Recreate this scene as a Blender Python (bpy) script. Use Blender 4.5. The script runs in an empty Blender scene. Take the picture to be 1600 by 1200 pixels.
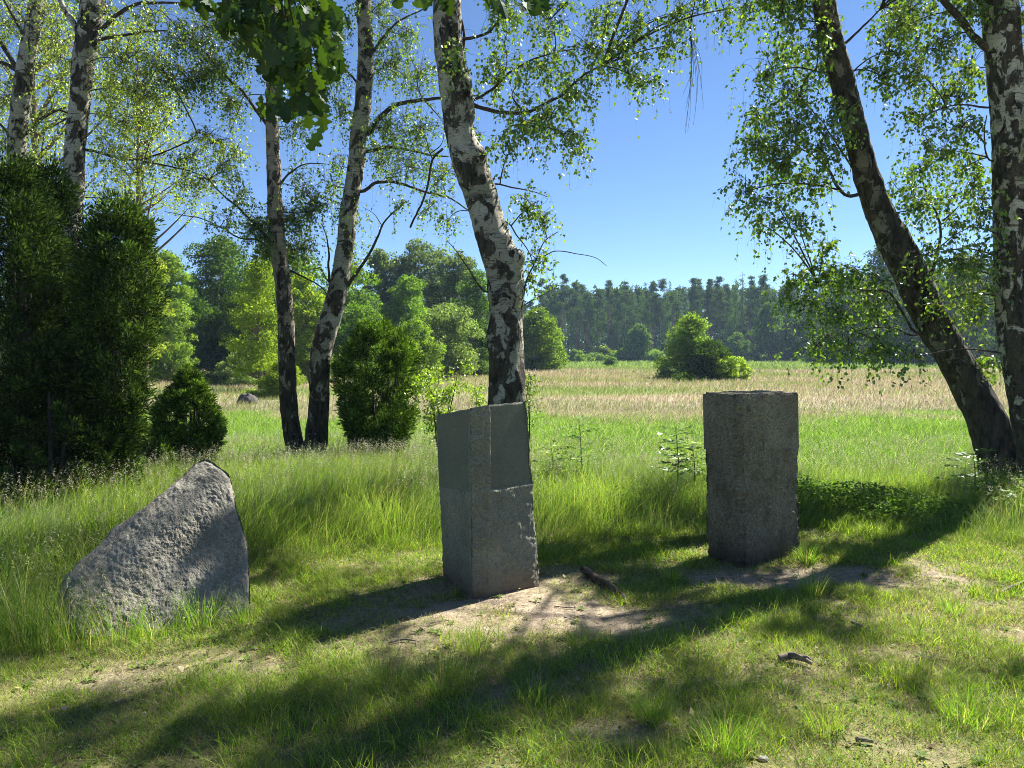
import bpy, math, random
import numpy as np
from mathutils import Vector

sc = bpy.context.scene
COL = sc.collection
R = math.radians

# ------------------------------------------------------------------ camera
F = 1210.0                      # focal length in pixels of the 1600 px wide photograph
CH = 1.6
PITCH = math.atan(50 / F)
cam_d = bpy.data.cameras.new('camera')
cam_d.sensor_width = 36
cam_d.lens = 36 * F / 1600
cam_d.clip_start = 0.05
cam_d.clip_end = 3000
cam = bpy.data.objects.new('camera', cam_d)
COL.objects.link(cam)
cam.location = (0, 0, CH)
cam.rotation_euler = (R(90) - PITCH, 0, 0)
sc.camera = cam

# ------------------------------------------------------------------ light
SUN_EL, SUN_AZ = 46.0, 46.5      # azimuth from +Y (view direction) towards +X
world = bpy.data.worlds.new('World')
sc.world = world
world.use_nodes = True
wn = world.node_tree
wn.nodes.clear()
sky = wn.nodes.new('ShaderNodeTexSky')
sky.sky_type = 'NISHITA'
sky.sun_disc = False
sky.sun_elevation = R(SUN_EL)
sky.sun_rotation = R(SUN_AZ)
sky.air_density = 1.0
sky.altitude = 3000
sky.dust_density = 0.1
sky.ozone_density = 5.0
bg = wn.nodes.new('ShaderNodeBackground')
bg.inputs['Strength'].default_value = 0.05
wo = wn.nodes.new('ShaderNodeOutputWorld')
tint = wn.nodes.new('ShaderNodeVectorMath')
tint.operation = 'MULTIPLY'
tint.inputs[1].default_value = (0.84, 0.88, 0.92)
wn.links.new(sky.outputs[0], tint.inputs[0])
wn.links.new(tint.outputs[0], bg.inputs[0])
wn.links.new(bg.outputs[0], wo.inputs[0])
sun_d = bpy.data.lights.new('sun', 'SUN')
sun_d.energy = 5.0
sun_d.angle = R(0.53)
sun_d.color = (1.0, 0.95, 0.86)
sun = bpy.data.objects.new('sun', sun_d)
COL.objects.link(sun)
SV = Vector((math.sin(R(SUN_AZ)) * math.cos(R(SUN_EL)), math.cos(R(SUN_AZ)) * math.cos(R(SUN_EL)), math.sin(R(SUN_EL))))
sun.rotation_euler = SV.to_track_quat('Z', 'Y').to_euler()
sun.location = SV * 60

sc.view_settings.view_transform = 'Standard'
sc.view_settings.look = 'None'
sc.view_settings.gamma = 1
sc.view_settings.use_curve_mapping = False
sc.view_settings.exposure = 1.88
sc.render.engine = 'CYCLES'
sc.cycles.max_bounces = 7
sc.cycles.diffuse_bounces = 4
sc.cycles.transmission_bounces = 4
sc.cycles.transparent_max_bounces = 8
sc.cycles.volume_bounces = 0
sc.cycles.use_denoising = True
sc.cycles.denoising_prefilter = 'NONE'
sc.cycles.filter_width = 0.95

# ------------------------------------------------------------------ helpers
rng = np.random.default_rng(7)


def ray(px, py):
    x, y = (px - 800) / F, (600 - py) / F
    c, s = math.cos(PITCH), math.sin(PITCH)
    return np.array([x, c + y * s, y * c - s])


def at(px, py, Y):
    """the point of the pixel's ray at forward distance Y"""
    r = ray(px, py)
    return np.array([0, 0, CH]) + r * (Y / r[1])


def gnd(px, py):
    r = ray(px, py)
    return np.array([0, 0, CH]) - r * (CH / r[2])


def on_plane(px, py, p0, n):
    r = ray(px, py)
    o = np.array([0, 0, CH])
    t = np.dot(np.array(p0) - o, n) / np.dot(r, n)
    return o + r * t


def _h(ix, iy, iz, seed):
    n = (ix.astype(np.int64) * 374761393 + iy.astype(np.int64) * 668265263 + iz.astype(np.int64) * 2147483647 + seed * 974634777) & 0xffffffff
    n = ((n ^ (n >> 13)) * 1274126177) & 0xffffffff
    n = ((n ^ (n >> 16)) * 2246822519) & 0xffffffff
    return ((n ^ (n >> 15)) & 0xffffff) / float(0xffffff)


def vnoise(p, seed=0):
    p = np.asarray(p, float)
    f = np.floor(p)
    i = f.astype(np.int64)
    t = p - f
    t = t * t * (3 - 2 * t)
    x, y, z = i[..., 0], i[..., 1], i[..., 2]
    r = 0
    for dx in (0, 1):
        wx = t[..., 0] if dx else 1 - t[..., 0]
        for dy in (0, 1):
            wy = t[..., 1] if dy else 1 - t[..., 1]
            for dz in (0, 1):
                wz = t[..., 2] if dz else 1 - t[..., 2]
                r = r + wx * wy * wz * _h(x + dx, y + dy, z + dz, seed)
    return r * 2 - 1


def fbm(p, oct=4, seed=0, gain=0.5):
    p = np.asarray(p, float)
    a, r, s = 1.0, 0, 0
    for k in range(oct):
        r = r + a * vnoise(p * (2.03 ** k) + 17.3 * k, seed + k)
        s += a
        a *= gain
    return r / s


def fbm2(x, y, sc_, oct=3, seed=0):
    return fbm(np.stack([x * sc_, y * sc_, np.zeros_like(x) + 0.37], -1), oct, seed)


def H(x, y):
    x = np.asarray(x, float)
    y = np.asarray(y, float)
    near = np.clip(1 - (y - 12) / 20, 0, 1)
    return (0.05 * fbm2(x, y, 0.5, 2, 3) + 0.012 * fbm2(x, y, 3.0, 2, 5)) * near


def unit(v):
    return v / np.maximum(np.linalg.norm(v, axis=-1, keepdims=True), 1e-9)


def rdir(n, g=rng):
    return unit(g.normal(size=(n, 3)))


class MB:
    """collects quads / polygons with a colour per vertex, then links ONE mesh object"""
    def __init__(self):
        self.v, self.f, self.c, self.m, self.n = [], [], [], [], 0

    def quads(self, V, Q, C=None, mat=0):
        V = np.asarray(V, float).reshape(-1, 3)
        Q = np.asarray(Q, np.int64)
        self.v.append(V)
        self.f.append(Q + self.n)
        if C is None:
            C = (0.5, 0.5, 0.5)
        C = np.broadcast_to(np.asarray(C, float), (len(V), 3))
        self.c.append(C)
        self.m.append(np.full(len(Q), mat, np.int32))
        self.n += len(V)

    def build(self, name, mats, parent=None, smooth=False, origin=None):
        me = bpy.data.meshes.new(name)
        V = np.concatenate(self.v) if self.v else np.zeros((0, 3))
        C = np.concatenate(self.c)
        if origin is not None:
            V = V - np.asarray(origin, float)
        loops = np.concatenate([q.ravel() for q in self.f])
        tot = np.concatenate([np.full(len(q), q.shape[1], np.int32) for q in self.f])
        st = np.concatenate([[0], np.cumsum(tot)[:-1]]).astype(np.int32)
        me.vertices.add(len(V))
        me.vertices.foreach_set('co', V.astype(np.float32).ravel())
        me.loops.add(len(loops))
        me.loops.foreach_set('vertex_index', loops.astype(np.int32))
        me.polygons.add(len(tot))
        me.polygons.foreach_set('loop_start', st)
        me.polygons.foreach_set('loop_total', tot)
        if not isinstance(mats, (list, tuple)):
            mats = [mats]
        for m in mats:
            me.materials.append(m)
        if len(mats) > 1:
            me.polygons.foreach_set('material_index', np.concatenate(self.m))
        a = me.attributes.new('col', 'FLOAT_COLOR', 'POINT')
        a.data.foreach_set('color', np.concatenate([C, np.ones((len(C), 1))], 1).astype(np.float32).ravel())
        me.update(calc_edges=True)
        me.validate()
        if smooth:
            me.polygons.foreach_set('use_smooth', np.ones(len(me.polygons), bool))
        o = bpy.data.objects.new(name, me)
        COL.objects.link(o)
        if parent is not None:
            o.parent = parent
        elif origin is not None:
            o.location = tuple(origin)
        return o


def tag(o, label=None, cat=None, group=None, kind=None):
    if label:
        o['label'] = label
    if cat:
        o['category'] = cat
    if group:
        o['group'] = group
    if kind:
        o['kind'] = kind
    return o


def thing(name, loc, label, cat, group=None):
    o = bpy.data.objects.new(name, None)
    o.empty_display_size = 0.1
    COL.objects.link(o)
    o.location = tuple(loc)
    return tag(o, label, cat, group)


def copy_tree(o, parent=None):
    c = o.copy()
    COL.objects.link(c)
    if parent is not None:
        c.parent = parent
    for ch in list(o.children):
        copy_tree(ch, c)
    return c


def spline(P, step):
    """Catmull-Rom resampling of an (n,k) array (first 3 columns are the position)"""
    P = np.asarray(P, float)
    Q = np.vstack([2 * P[0] - P[1], P, 2 * P[-1] - P[-2]])
    out = []
    for i in range(1, len(Q) - 2):
        L = np.linalg.norm(Q[i + 1, :3] - Q[i, :3])
        n = max(1, int(math.ceil(L / step)))
        t = np.linspace(0, 1, n, endpoint=False)[:, None]
        a, b, c, d = Q[i - 1], Q[i], Q[i + 1], Q[i + 2]
        out.append(0.5 * ((2 * b) + (-a + c) * t + (2 * a - 5 * b + 4 * c - d) * t ** 2 + (-a + 3 * b - 3 * c + d) * t ** 3))
    out.append(Q[-2][None])
    return np.vstack(out)


def frames(P):
    T = unit(np.gradient(P, axis=0))
    ref = np.array([0.0, -1.0, 0.0]) if abs(T[0][1]) < 0.9 else np.array([1.0, 0, 0])
    N = np.zeros_like(P)
    n = unit(ref - T[0] * np.dot(ref, T[0]))
    for i in range(len(P)):
        n = unit(n - T[i] * np.dot(n, T[i]))
        N[i] = n
    return T, N, np.cross(T, N)


def tube(mb, P, rad, sides, disp=None, col=None, mat=0, cap=True):
    P = np.asarray(P, float)
    T, N, B = frames(P)
    a = np.linspace(0, 2 * math.pi, sides, endpoint=False)
    D = N[:, None, :] * np.cos(a)[None, :, None] + B[:, None, :] * np.sin(a)[None, :, None]
    r = np.asarray(rad, float)[:, None] * np.ones((1, sides))
    V = P[:, None, :] + D * r[..., None]
    if disp is not None:
        V = V + D * disp(V, r, a)[..., None]
    K = len(P)
    i = np.arange(K - 1)[:, None] * sides
    j = np.arange(sides)[None, :]
    j2 = (j + 1) % sides
    Q = np.stack([i + j, i + j2, i + sides + j2, i + sides + j], -1).reshape(-1, 4)
    mb.quads(V.reshape(-1, 3), Q, col, mat)
    if cap:
        e = V[-1]
        c = e.mean(0) + T[-1] * rad[-1] * 0.4
        VV = np.vstack([e, c[None]])
        mb.quads(VV, np.stack([np.arange(sides), (np.arange(sides) + 1) % sides, np.full(sides, sides)], -1), col, mat)


def tubes(mb, P, rad, sides=3, col=None, mat=0):
    """many thin tubes at once. P (T,K,3), rad (T,K)"""
    Tn = unit(np.gradient(P, axis=1))
    ref = np.array([0.31, 0.77, 0.55])
    N = unit(np.cross(Tn, ref))
    B = np.cross(Tn, N)
    a = np.linspace(0, 2 * math.pi, sides, endpoint=False)
    V = P[:, :, None, :] + (N[:, :, None, :] * np.cos(a)[None, None, :, None] + B[:, :, None, :] * np.sin(a)[None, None, :, None]) * rad[:, :, None, None]
    n, K = P.shape[:2]
    t = np.arange(n)[:, None, None] * K * sides
    i = np.arange(K - 1)[None, :, None] * sides
    j = np.arange(sides)[None, None, :]
    j2 = (j + 1) % sides
    Q = np.stack([t + i + j, t + i + j2, t + i + sides + j2, t + i + sides + j], -1).reshape(-1, 4)
    mb.quads(V.reshape(-1, 3), Q, col, mat)


def leaves(mb, pos, axis, nor, L, W, col, mat=0, fold=0.18):
    """four-cornered pointed leaves, slightly folded. pos = stalk end."""
    axis = unit(axis)
    side = unit(np.cross(axis, nor))
    up = np.cross(side, axis)
    L = np.broadcast_to(L, (len(pos),))[:, None]
    W = np.broadcast_to(W, (len(pos),))[:, None]
    m = pos + axis * L * 0.42 + up * W * fold
    V = np.stack([pos, m + side * W * 0.5, pos + axis * L, m - side * W * 0.5], 1)
    n = len(pos)
    Q = np.arange(n * 4).reshape(n, 4)
    C = np.repeat(np.broadcast_to(col, (n, 3)), 4, axis=0)
    mb.quads(V.reshape(-1, 3), Q, C, mat)


def blades(mb, base, h, w, az, lean, curl, col, segs=3, tipcol=None, mat=0):
    n = len(base)
    t = np.linspace(0, 1, segs + 1)[None, :, None]
    d = np.stack([np.cos(az), np.sin(az), np.zeros(n)], -1)[:, None, :]
    fa = az + rng.uniform(0.6, 2.5, n)
    s = np.stack([np.cos(fa), np.sin(fa), np.zeros(n)], -1)[:, None, :]
    hh = h[:, None, None]
    ln = lean[:, None, None]
    cu = curl[:, None, None]
    up = np.array([0, 0, 1.0])[None, None, :]
    c = base[:, None, :] + up * hh * (t - cu * 0.5 * t ** 3) + d * hh * (ln * t + cu * t ** 2.2)
    ww = (w[:, None, None]) * (1.0 - 0.9 * t ** 1.8) * 0.5
    V = np.stack([c - s * ww, c + s * ww], 2)          # n,K,2,3
    K = segs + 1
    b = np.arange(n)[:, None] * K * 2
    k = np.arange(segs)[None, :] * 2
    Q = np.stack([b + k, b + k + 1, b + k + 3, b + k + 2], -1).reshape(-1, 4)
    if tipcol is None:
        tipcol = col
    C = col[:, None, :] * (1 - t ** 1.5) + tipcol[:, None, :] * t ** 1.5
    C = np.repeat(C[:, :, None, :], 2, axis=2)
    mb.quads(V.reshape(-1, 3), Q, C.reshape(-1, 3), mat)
    return c[:, -1, :]


# ------------------------------------------------------------------ materials
def nt(name):
    m = bpy.data.materials.new(name)
    m.use_nodes = True
    t = m.node_tree
    t.nodes.clear()
    return m, t


def N_(t, kind, **kw):
    n = t.nodes.new('ShaderNode' + kind)
    for k, v in kw.items():
        if k.startswith('i_'):
            n.inputs[k[2:].replace('_', ' ')].default_value = v
        else:
            setattr(n, k, v)
    return n


def leaf_mat(name, trans=0.5, tcol=(1.25, 1.3, 0.45), gloss=0.06, rough=0.4):
    """two-sided leaf: reflects and lets light through; its colour comes from each leaf's own colour"""
    m, t = nt(name)
    at_ = N_(t, 'Attribute', attribute_name='col')
    d = N_(t, 'BsdfDiffuse')
    tr = N_(t, 'BsdfTranslucent')
    g = N_(t, 'BsdfGlossy')
    g.inputs['Roughness'].default_value = rough
    g.inputs['Color'].default_value = (0.9, 0.95, 1, 1)
    mul = N_(t, 'VectorMath', operation='MULTIPLY')
    mul.inputs[1].default_value = tcol
    t.links.new(at_.outputs['Color'], d.inputs['Color'])
    t.links.new(at_.outputs['Color'], mul.inputs[0])
    t.links.new(mul.outputs[0], tr.inputs['Color'])
    mx = N_(t, 'MixShader')
    mx.inputs[0].default_value = trans
    t.links.new(d.outputs[0], mx.inputs[1])
    t.links.new(tr.outputs[0], mx.inputs[2])
    mx2 = N_(t, 'MixShader')
    mx2.inputs[0].default_value = gloss
    t.links.new(mx.outputs[0], mx2.inputs[1])
    t.links.new(g.outputs[0], mx2.inputs[2])
    o = N_(t, 'OutputMaterial')
    t.links.new(mx2.outputs[0], o.inputs[0])
    return m


def ramp(t, src, pts):
    r = N_(t, 'ValToRGB')
    e = r.color_ramp.elements
    while len(e) > 1:
        e.remove(e[0])
    e[0].position = pts[0][0]
    e[0].color = tuple(pts[0][1]) + (1,)
    for p, c in pts[1:]:
        x = e.new(p)
        x.color = tuple(c) + (1,)
    t.links.new(src, r.inputs[0])
    return r


def mapping(t, scale, coord='Object', loc=(0, 0, 0)):
    c = N_(t, 'TexCoord')
    m = N_(t, 'Mapping')
    m.inputs['Scale'].default_value = scale
    m.inputs['Location'].default_value = loc
    t.links.new(c.outputs[coord], m.inputs[0])
    return m


def noise(t, src, scale, detail=4, rough=0.55, dist=0.0):
    n = N_(t, 'TexNoise')
    n.inputs['Scale'].default_value = scale
    n.inputs['Detail'].default_value = detail
    n.inputs['Roughness'].default_value = rough
    n.inputs['Distortion'].default_value = dist
    t.links.new(src, n.inputs['Vector'])
    return n


def mathn(t, op, a, b=None, clamp=False):
    n = N_(t, 'Math', operation=op, use_clamp=clamp)
    for i, v in enumerate((a, b)):
        if v is None:
            continue
        if isinstance(v, (int, float)):
            n.inputs[i].default_value = v
        else:
            t.links.new(v, n.inputs[i])
    return n.outputs[0]


def mixc(t, f, a, b, mode='MIX'):
    n = N_(t, 'MixRGB', blend_type=mode)
    for i, v in enumerate((f, a, b)):
        if isinstance(v, (int, float)):
            n.inputs[i].default_value = v
        elif isinstance(v, tuple):
            n.inputs[i].default_value = v + (1,) if len(v) == 3 else v
        else:
            t.links.new(v, n.inputs[i])
    return n.outputs[0]


def finish(t, col, rough=0.85, bump=None, bstr=0.5, bdist=0.01, spec=0.3):
    p = N_(t, 'BsdfPrincipled')
    if isinstance(col, tuple):
        p.inputs['Base Color'].default_value = col + (1,)
    else:
        t.links.new(col, p.inputs['Base Color'])
    p.inputs['Roughness'].default_value = rough
    p.inputs['Specular IOR Level'].default_value = spec
    if bump is not None:
        b = N_(t, 'Bump')
        b.inputs['Strength'].default_value = bstr
        b.inputs['Distance'].default_value = bdist
        t.links.new(bump, b.inputs['Height'])
        t.links.new(b.outputs[0], p.inputs['Normal'])
    o = N_(t, 'OutputMaterial')
    t.links.new(p.outputs[0], o.inputs[0])
    return p


def birch_bark(name, dark=0.0, white=(0.50, 0.48, 0.43), low=1.6, fade=2.6, psc=(4.2, 4.2, 2.6)):
    """papery white bark; horizontal lenticels; black patches that grow rougher towards the foot"""
    m, t = nt(name)
    c1 = mapping(t, (1, 1, 1))
    lent = noise(t, mapping(t, (5, 5, 55)).outputs[0], 1.0, 3, 0.6)
    big = noise(t, mapping(t, psc).outputs[0], 1.0, 6, 0.62, 0.7)
    fis = noise(t, mapping(t, (16, 16, 5)).outputs[0], 1.0, 5, 0.65, 0.5)
    ring = noise(t, mapping(t, (1.6, 1.6, 11)).outputs[0], 1.0, 4, 0.6, 0.3)
    sep = N_(t, 'SeparateXYZ')
    t.links.new(c1.outputs[0], sep.inputs[0])
    # foot factor 1 at the ground, 0 at 'fade' metres
    foot = mathn(t, 'SUBTRACT', 1.0, mathn(t, 'DIVIDE', sep.outputs[2], fade, True), True)
    foot = mathn(t, 'MULTIPLY', foot, foot)
    b = mathn(t, 'ADD', big.outputs[0], mathn(t, 'MULTIPLY', foot, 0.17))
    b = mathn(t, 'ADD', b, mathn(t, 'MULTIPLY', mathn(t, 'SUBTRACT', fis.outputs[0], 0.5), 0.35))
    b = mathn(t, 'ADD', b, dark)
    black = ramp(t, b, [(0.565, (0, 0, 0)), (0.60, (1, 1, 1))]).outputs[0]
    lm = ramp(t, lent.outputs[0], [(0.60, (0, 0, 0)), (0.66, (1, 1, 1))]).outputs[0]
    rm = ramp(t, ring.outputs[0], [(0.62, (0, 0, 0)), (0.70, (1, 1, 1))]).outputs[0]
    wv = noise(t, c1.outputs[0], 2.2, 3)
    w = mixc(t, ramp(t, wv.outputs[0], [(0.35, (0, 0, 0)), (0.7, (1, 1, 1))]).outputs[0], white, (white[0] * 0.62, white[1] * 0.6, white[2] * 0.52))
    grime = noise(t, mapping(t, (11, 11, 7)).outputs[0], 1.0, 6, 0.7, 0.4)
    w = mixc(t, mathn(t, 'MULTIPLY', ramp(t, grime.outputs[0], [(0.50, (0, 0, 0)), (0.70, (1, 1, 1))]).outputs[0], 0.45), w, (0.15, 0.145, 0.11))
    fleck = noise(t, mapping(t, (38, 38, 70)).outputs[0], 1.0, 3, 0.6)
    w = mixc(t, mathn(t, 'MULTIPLY', ramp(t, fleck.outputs[0], [(0.58, (0, 0, 0)), (0.64, (1, 1, 1))]).outputs[0], 0.7), w, (0.05, 0.042, 0.032))
    w = mixc(t, mathn(t, 'MULTIPLY', lm, 0.8), w, (0.06, 0.045, 0.035))
    w = mixc(t, mathn(t, 'MULTIPLY', rm, 0.7), w, (0.06, 0.05, 0.04))
    dk = mixc(t, ramp(t, fis.outputs[0], [(0.38, (0, 0, 0)), (0.66, (1, 1, 1))]).outputs[0], (0.007, 0.006, 0.005), (0.085, 0.072, 0.05))
    col = mixc(t, black, w, dk)
    hgt = mathn(t, 'ADD', mathn(t, 'MULTIPLY', fis.outputs[0], mathn(t, 'ADD', mathn(t, 'MULTIPLY', black, 1.0), 0.15)), mathn(t, 'MULTIPLY', lm, -0.2))
    finish(t, col, 0.8, hgt, 1.0, 0.035, 0.2)
    return m


def plain_bark(name, a, b, scale=14):
    m, t = nt(name)
    n = noise(t, mapping(t, (1, 1, 0.3)).outputs[0], scale, 5, 0.6)
    col = mixc(t, ramp(t, n.outputs[0], [(0.35, (0, 0, 0)), (0.65, (1, 1, 1))]).outputs[0], a, b)
    finish(t, col, 0.9, n.outputs[0], 0.6, 0.01, 0.1)
    return m


def granite(name, a, b, speck, light, bstr=0.7, bdist=0.006, lichen=0.35, stain=None):
    m, t = nt(name)
    c = mapping(t, (1, 1, 1))
    n1 = noise(t, c.outputs[0], 3.0, 5, 0.6)
    n2 = noise(t, c.outputs[0], 42, 4, 0.7)
    n3 = noise(t, c.outputs[0], 85, 3, 0.7)
    n4 = noise(t, c.outputs[0], 9, 5, 0.7)
    col = mixc(t, ramp(t, n1.outputs[0], [(0.3, (0, 0, 0)), (0.7, (1, 1, 1))]).outputs[0], a, b)
    col = mixc(t, mathn(t, 'MULTIPLY', ramp(t, n2.outputs[0], [(0.48, (0, 0, 0)), (0.6, (1, 1, 1))]).outputs[0], 0.55), col, speck)
    col = mixc(t, mathn(t, 'MULTIPLY', ramp(t, n3.outputs[0], [(0.53, (0, 0, 0)), (0.62, (1, 1, 1))]).outputs[0], 0.6), col, light)
    col = mixc(t, mathn(t, 'MULTIPLY', ramp(t, n4.outputs[0], [(0.52, (0, 0, 0)), (0.66, (1, 1, 1))]).outputs[0], lichen), col, (0.085, 0.085, 0.05))
    n6 = noise(t, mapping(t, (1, 1, 0.45), loc=(3, 1, 7)).outputs[0], 5.0, 6, 0.7, 0.5)
    col = mixc(t, mathn(t, 'MULTIPLY', ramp(t, n6.outputs[0], [(0.50, (0, 0, 0)), (0.62, (1, 1, 1))]).outputs[0], lichen * 0.55), col, (0.07, 0.05, 0.03))
    n7 = noise(t, mapping(t, (1, 1, 1), loc=(9, 4, 2)).outputs[0], 16.0, 4, 0.6, 0.3)
    col = mixc(t, mathn(t, 'MULTIPLY', ramp(t, n7.outputs[0], [(0.62, (0, 0, 0)), (0.68, (1, 1, 1))]).outputs[0], lichen * 0.8), col, (0.30, 0.32, 0.24))
    if stain:
        sep = N_(t, 'SeparateXYZ')
        t.links.new(c.outputs[0], sep.inputs[0])
        z = mathn(t, 'ADD', sep.outputs[2], mathn(t, 'MULTIPLY', n4.outputs[0], 0.18))
        f = ramp(t, z, [(0.12, (1, 1, 1)), (0.34, (0, 0, 0))]).outputs[0]
        col = mixc(t, mathn(t, 'MULTIPLY', f, 0.8), col, stain)
    hh = mathn(t, 'ADD', n2.outputs[0], mathn(t, 'MULTIPLY', n4.outputs[0], 1.5))
    finish(t, col, 0.85, hh, bstr, bdist, 0.25)
    return m


M_leaf = leaf_mat('birch_leaf', 0.42, tcol=(1.35, 1.4, 0.5), gloss=0.05, rough=0.45)
M_oak = leaf_mat('oak_leaf', 0.30, gloss=0.02, rough=0.5)
M_far = leaf_mat('far_leaf', 0.50, tcol=(1.5, 1.5, 0.5), gloss=0.008, rough=0.6)
M_needle = leaf_mat('needle', 0.22, tcol=(1.2, 1.2, 0.5), gloss=0.004, rough=0.6)
M_dry = leaf_mat('dry_grass', 0.40, tcol=(1.1, 1.05, 0.95), gloss=0.01, rough=0.6)
M_grass = leaf_mat('grass_blade', 0.48, tcol=(1.2, 1.25, 0.5), gloss=0.010, rough=0.6)
M_bark = birch_bark('birch_bark', 0.065, (0.34, 0.325, 0.27), psc=(5, 5, 4.2))
M_bark_dark = birch_bark('birch_bark_dark', 0.125, (0.19, 0.18, 0.145), fade=4.0, psc=(6, 6, 3.5))
M_bark_diamond = birch_bark('birch_bark_diamond', 0.095, (0.46, 0.44, 0.38), fade=3.4, psc=(8, 8, 5))
M_bark_mid = birch_bark('birch_bark_mid', 0.06, (0.36, 0.345, 0.29), psc=(5.5, 5.5, 4))
M_bark_brown = birch_bark('birch_bark_brown', 0.045, (0.33, 0.27, 0.21), fade=3.5, psc=(8, 8, 4))
M_twig = plain_bark('twig_bark', (0.035, 0.028, 0.022), (0.075, 0.06, 0.05))
M_farbark = plain_bark('far_bark', (0.10, 0.075, 0.055), (0.19, 0.15, 0.115), 3)
M_pinebark = plain_bark('pine_bark', (0.09, 0.065, 0.05), (0.17, 0.125, 0.095), 2)
M_dead = plain_bark('dead_wood', (0.09, 0.075, 0.06), (0.26, 0.22, 0.17), 20)

# ------------------------------------------------------------------ where things stand on the ground
BARE = [  # pixel centre, ground radii (x, y) in metres, strength
    (830, 948, .62, .42, 1.0), (930, 965, .50, .30, .9), (700, 975, .40, .18, .55), (1210, 905, .55, .22, .95), (1330, 905, .75, .28, .9), (1150, 893, .35, .2, .7),
    (900, 905, .4, .2, .6), (520, 985, .3, .10, .35), (195, 1062, .30, .13, .6), (590, 1010, .5, .12, .45), (330, 1040, .5, .10, .4), (1560, 950, .5, .2, .4),
    (1000, 1040, .4, .14, .25), (1130, 1060, .4, .14, .3), (810, 1095, .2, .12, .6), (980, 1150, .22, .08, .45), (1380, 1030, .3, .12, .3), (1040, 960, .6, .2, .4), (680, 925, .3, .3, .6), (1480, 1180, .2, .08, .25), (1600, 1000, .4, .15, .35),
]
_bare = [(gnd(px, py), rx, ry, s) for px, py, rx, ry, s in BARE]
TALL = np.array([(-600, 985), (-100, 1010), (0, 1015), (90, 1000), (140, 985), (200, 930), (390, 915), (450, 892), (560, 872), (680, 868), (850, 862), (1000, 850), (1100, 850), (1250, 835), (1400, 828), (1500, 850), (1600, 862), (2200, 860)], float)


def bare_at(x, y):
    n = fbm2(x, y, 2.6, 4, 21)
    b = np.zeros_like(x)
    for c, rx, ry, s in _bare:
        d = np.sqrt(((x - c[0]) / rx) ** 2 + ((y - c[1]) / ry) ** 2)
        b = np.maximum(b, s * np.clip(1.45 - d + n * 1.25, 0, 1))
    return np.clip(b + 0.25 * np.clip(fbm2(x, y, 9.0, 2, 22), 0, 1) * (b > 0.1), 0, 1)


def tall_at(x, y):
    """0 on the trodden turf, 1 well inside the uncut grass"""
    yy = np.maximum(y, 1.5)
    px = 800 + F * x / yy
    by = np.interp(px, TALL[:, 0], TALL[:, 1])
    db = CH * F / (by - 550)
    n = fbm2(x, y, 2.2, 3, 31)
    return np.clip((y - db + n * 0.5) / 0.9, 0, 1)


# ------------------------------------------------------------------ ground sheet
def axis_coords(lims):
    out = []
    for a, b, s in lims:
        out.append(np.arange(a, b, s))
    return np.concatenate(out + [[lims[-1][1]]])


gx = axis_coords([(-900, -200, 70), (-200, -40, 8), (-40, -8, 1.0), (-8, 8, 0.05), (8, 40, 1.0), (40, 200, 8), (200, 900, 70)])
gy = axis_coords([(-60, -4, 4), (-4, 1.5, 0.5), (1.5, 9.0, 0.05), (9, 16, 0.25), (16, 60, 1.5), (60, 240, 6), (240, 1500, 90)])
GX, GY = np.meshgrid(gx, gy)
GZ = H(GX, GY)
soil = np.array([0.31, 0.262, 0.190])
thatch = np.array([0.17, 0.165, 0.07])
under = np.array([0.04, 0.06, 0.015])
tan_ = np.array([0.34, 0.295, 0.22])
grn = np.array([0.17, 0.24, 0.06])


def ground_col(x, y):
    b = bare_at(x, y)[..., None]
    tl = tall_at(x, y)[..., None]
    c = thatch * (1 - b) + soil * b
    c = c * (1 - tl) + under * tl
    far = np.clip((y - 14) / 12, 0, 1)[..., None]
    n = fbm2(x * 0.5, y, 0.09, 3, 41)
    edge = 62 + 14 * fbm2(x, y * 0, 0.03, 2, 8)
    g = np.clip((y - edge) / 10 + n * 0.8, 0, 1)[..., None]
    pt = np.clip(fbm2(x * 0.45, y, 0.16, 4, 44) * 2.6 - 0.1 + 0.5 * np.clip((-x - 4) / 8, 0, 1), 0, 0.85)[..., None]
    g = np.maximum(g, pt)
    fc = tan_ * (1 - g) + grn * g
    return c * (1 - far) + fc * far


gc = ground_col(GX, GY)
ny, nx = GX.shape
i = np.arange(ny - 1)[:, None] * nx
j = np.arange(nx - 1)[None, :]
Q = np.stack([i + j, i + j + 1, i + nx + j + 1, i + nx + j], -1).reshape(-1, 4)
m, t = nt('ground')
at_ = N_(t, 'Attribute', attribute_name='col')
c = mapping(t, (1, 1, 1))
n1 = noise(t, c.outputs[0], 18, 6, 0.65)
n2 = noise(t, c.outputs[0], 90, 4, 0.7)
n3 = noise(t, mapping(t, (0.05, 0.35, 1)).outputs[0], 1.0, 5, 0.6)
f1 = ramp(t, n1.outputs[0], [(0.3, (0.62, 0.60, 0.58)), (0.7, (1.25, 1.25, 1.25))]).outputs[0]
col = mixc(t, 1.0, at_.outputs['Color'], f1, 'MULTIPLY')
f2 = ramp(t, n2.outputs[0], [(0.35, (0.7, 0.68, 0.66)), (0.65, (1.2, 1.2, 1.2))]).outputs[0]
col = mixc(t, 1.0, col, f2, 'MULTIPLY')
f3 = ramp(t, n3.outputs[0], [(0.35, (0.88, 0.95, 0.85)), (0.65, (1.1, 1.04, 1.1))]).outputs[0]
col = mixc(t, 1.0, col, f3, 'MULTIPLY')
finish(t, col, 0.95, mathn(t, 'ADD', n1.outputs[0], n2.outputs[0]), 0.6, 0.02, 0.1)
M_ground = m
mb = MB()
mb.quads(np.stack([GX, GY, GZ], -1).reshape(-1, 3), Q, gc.reshape(-1, 3))
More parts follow.
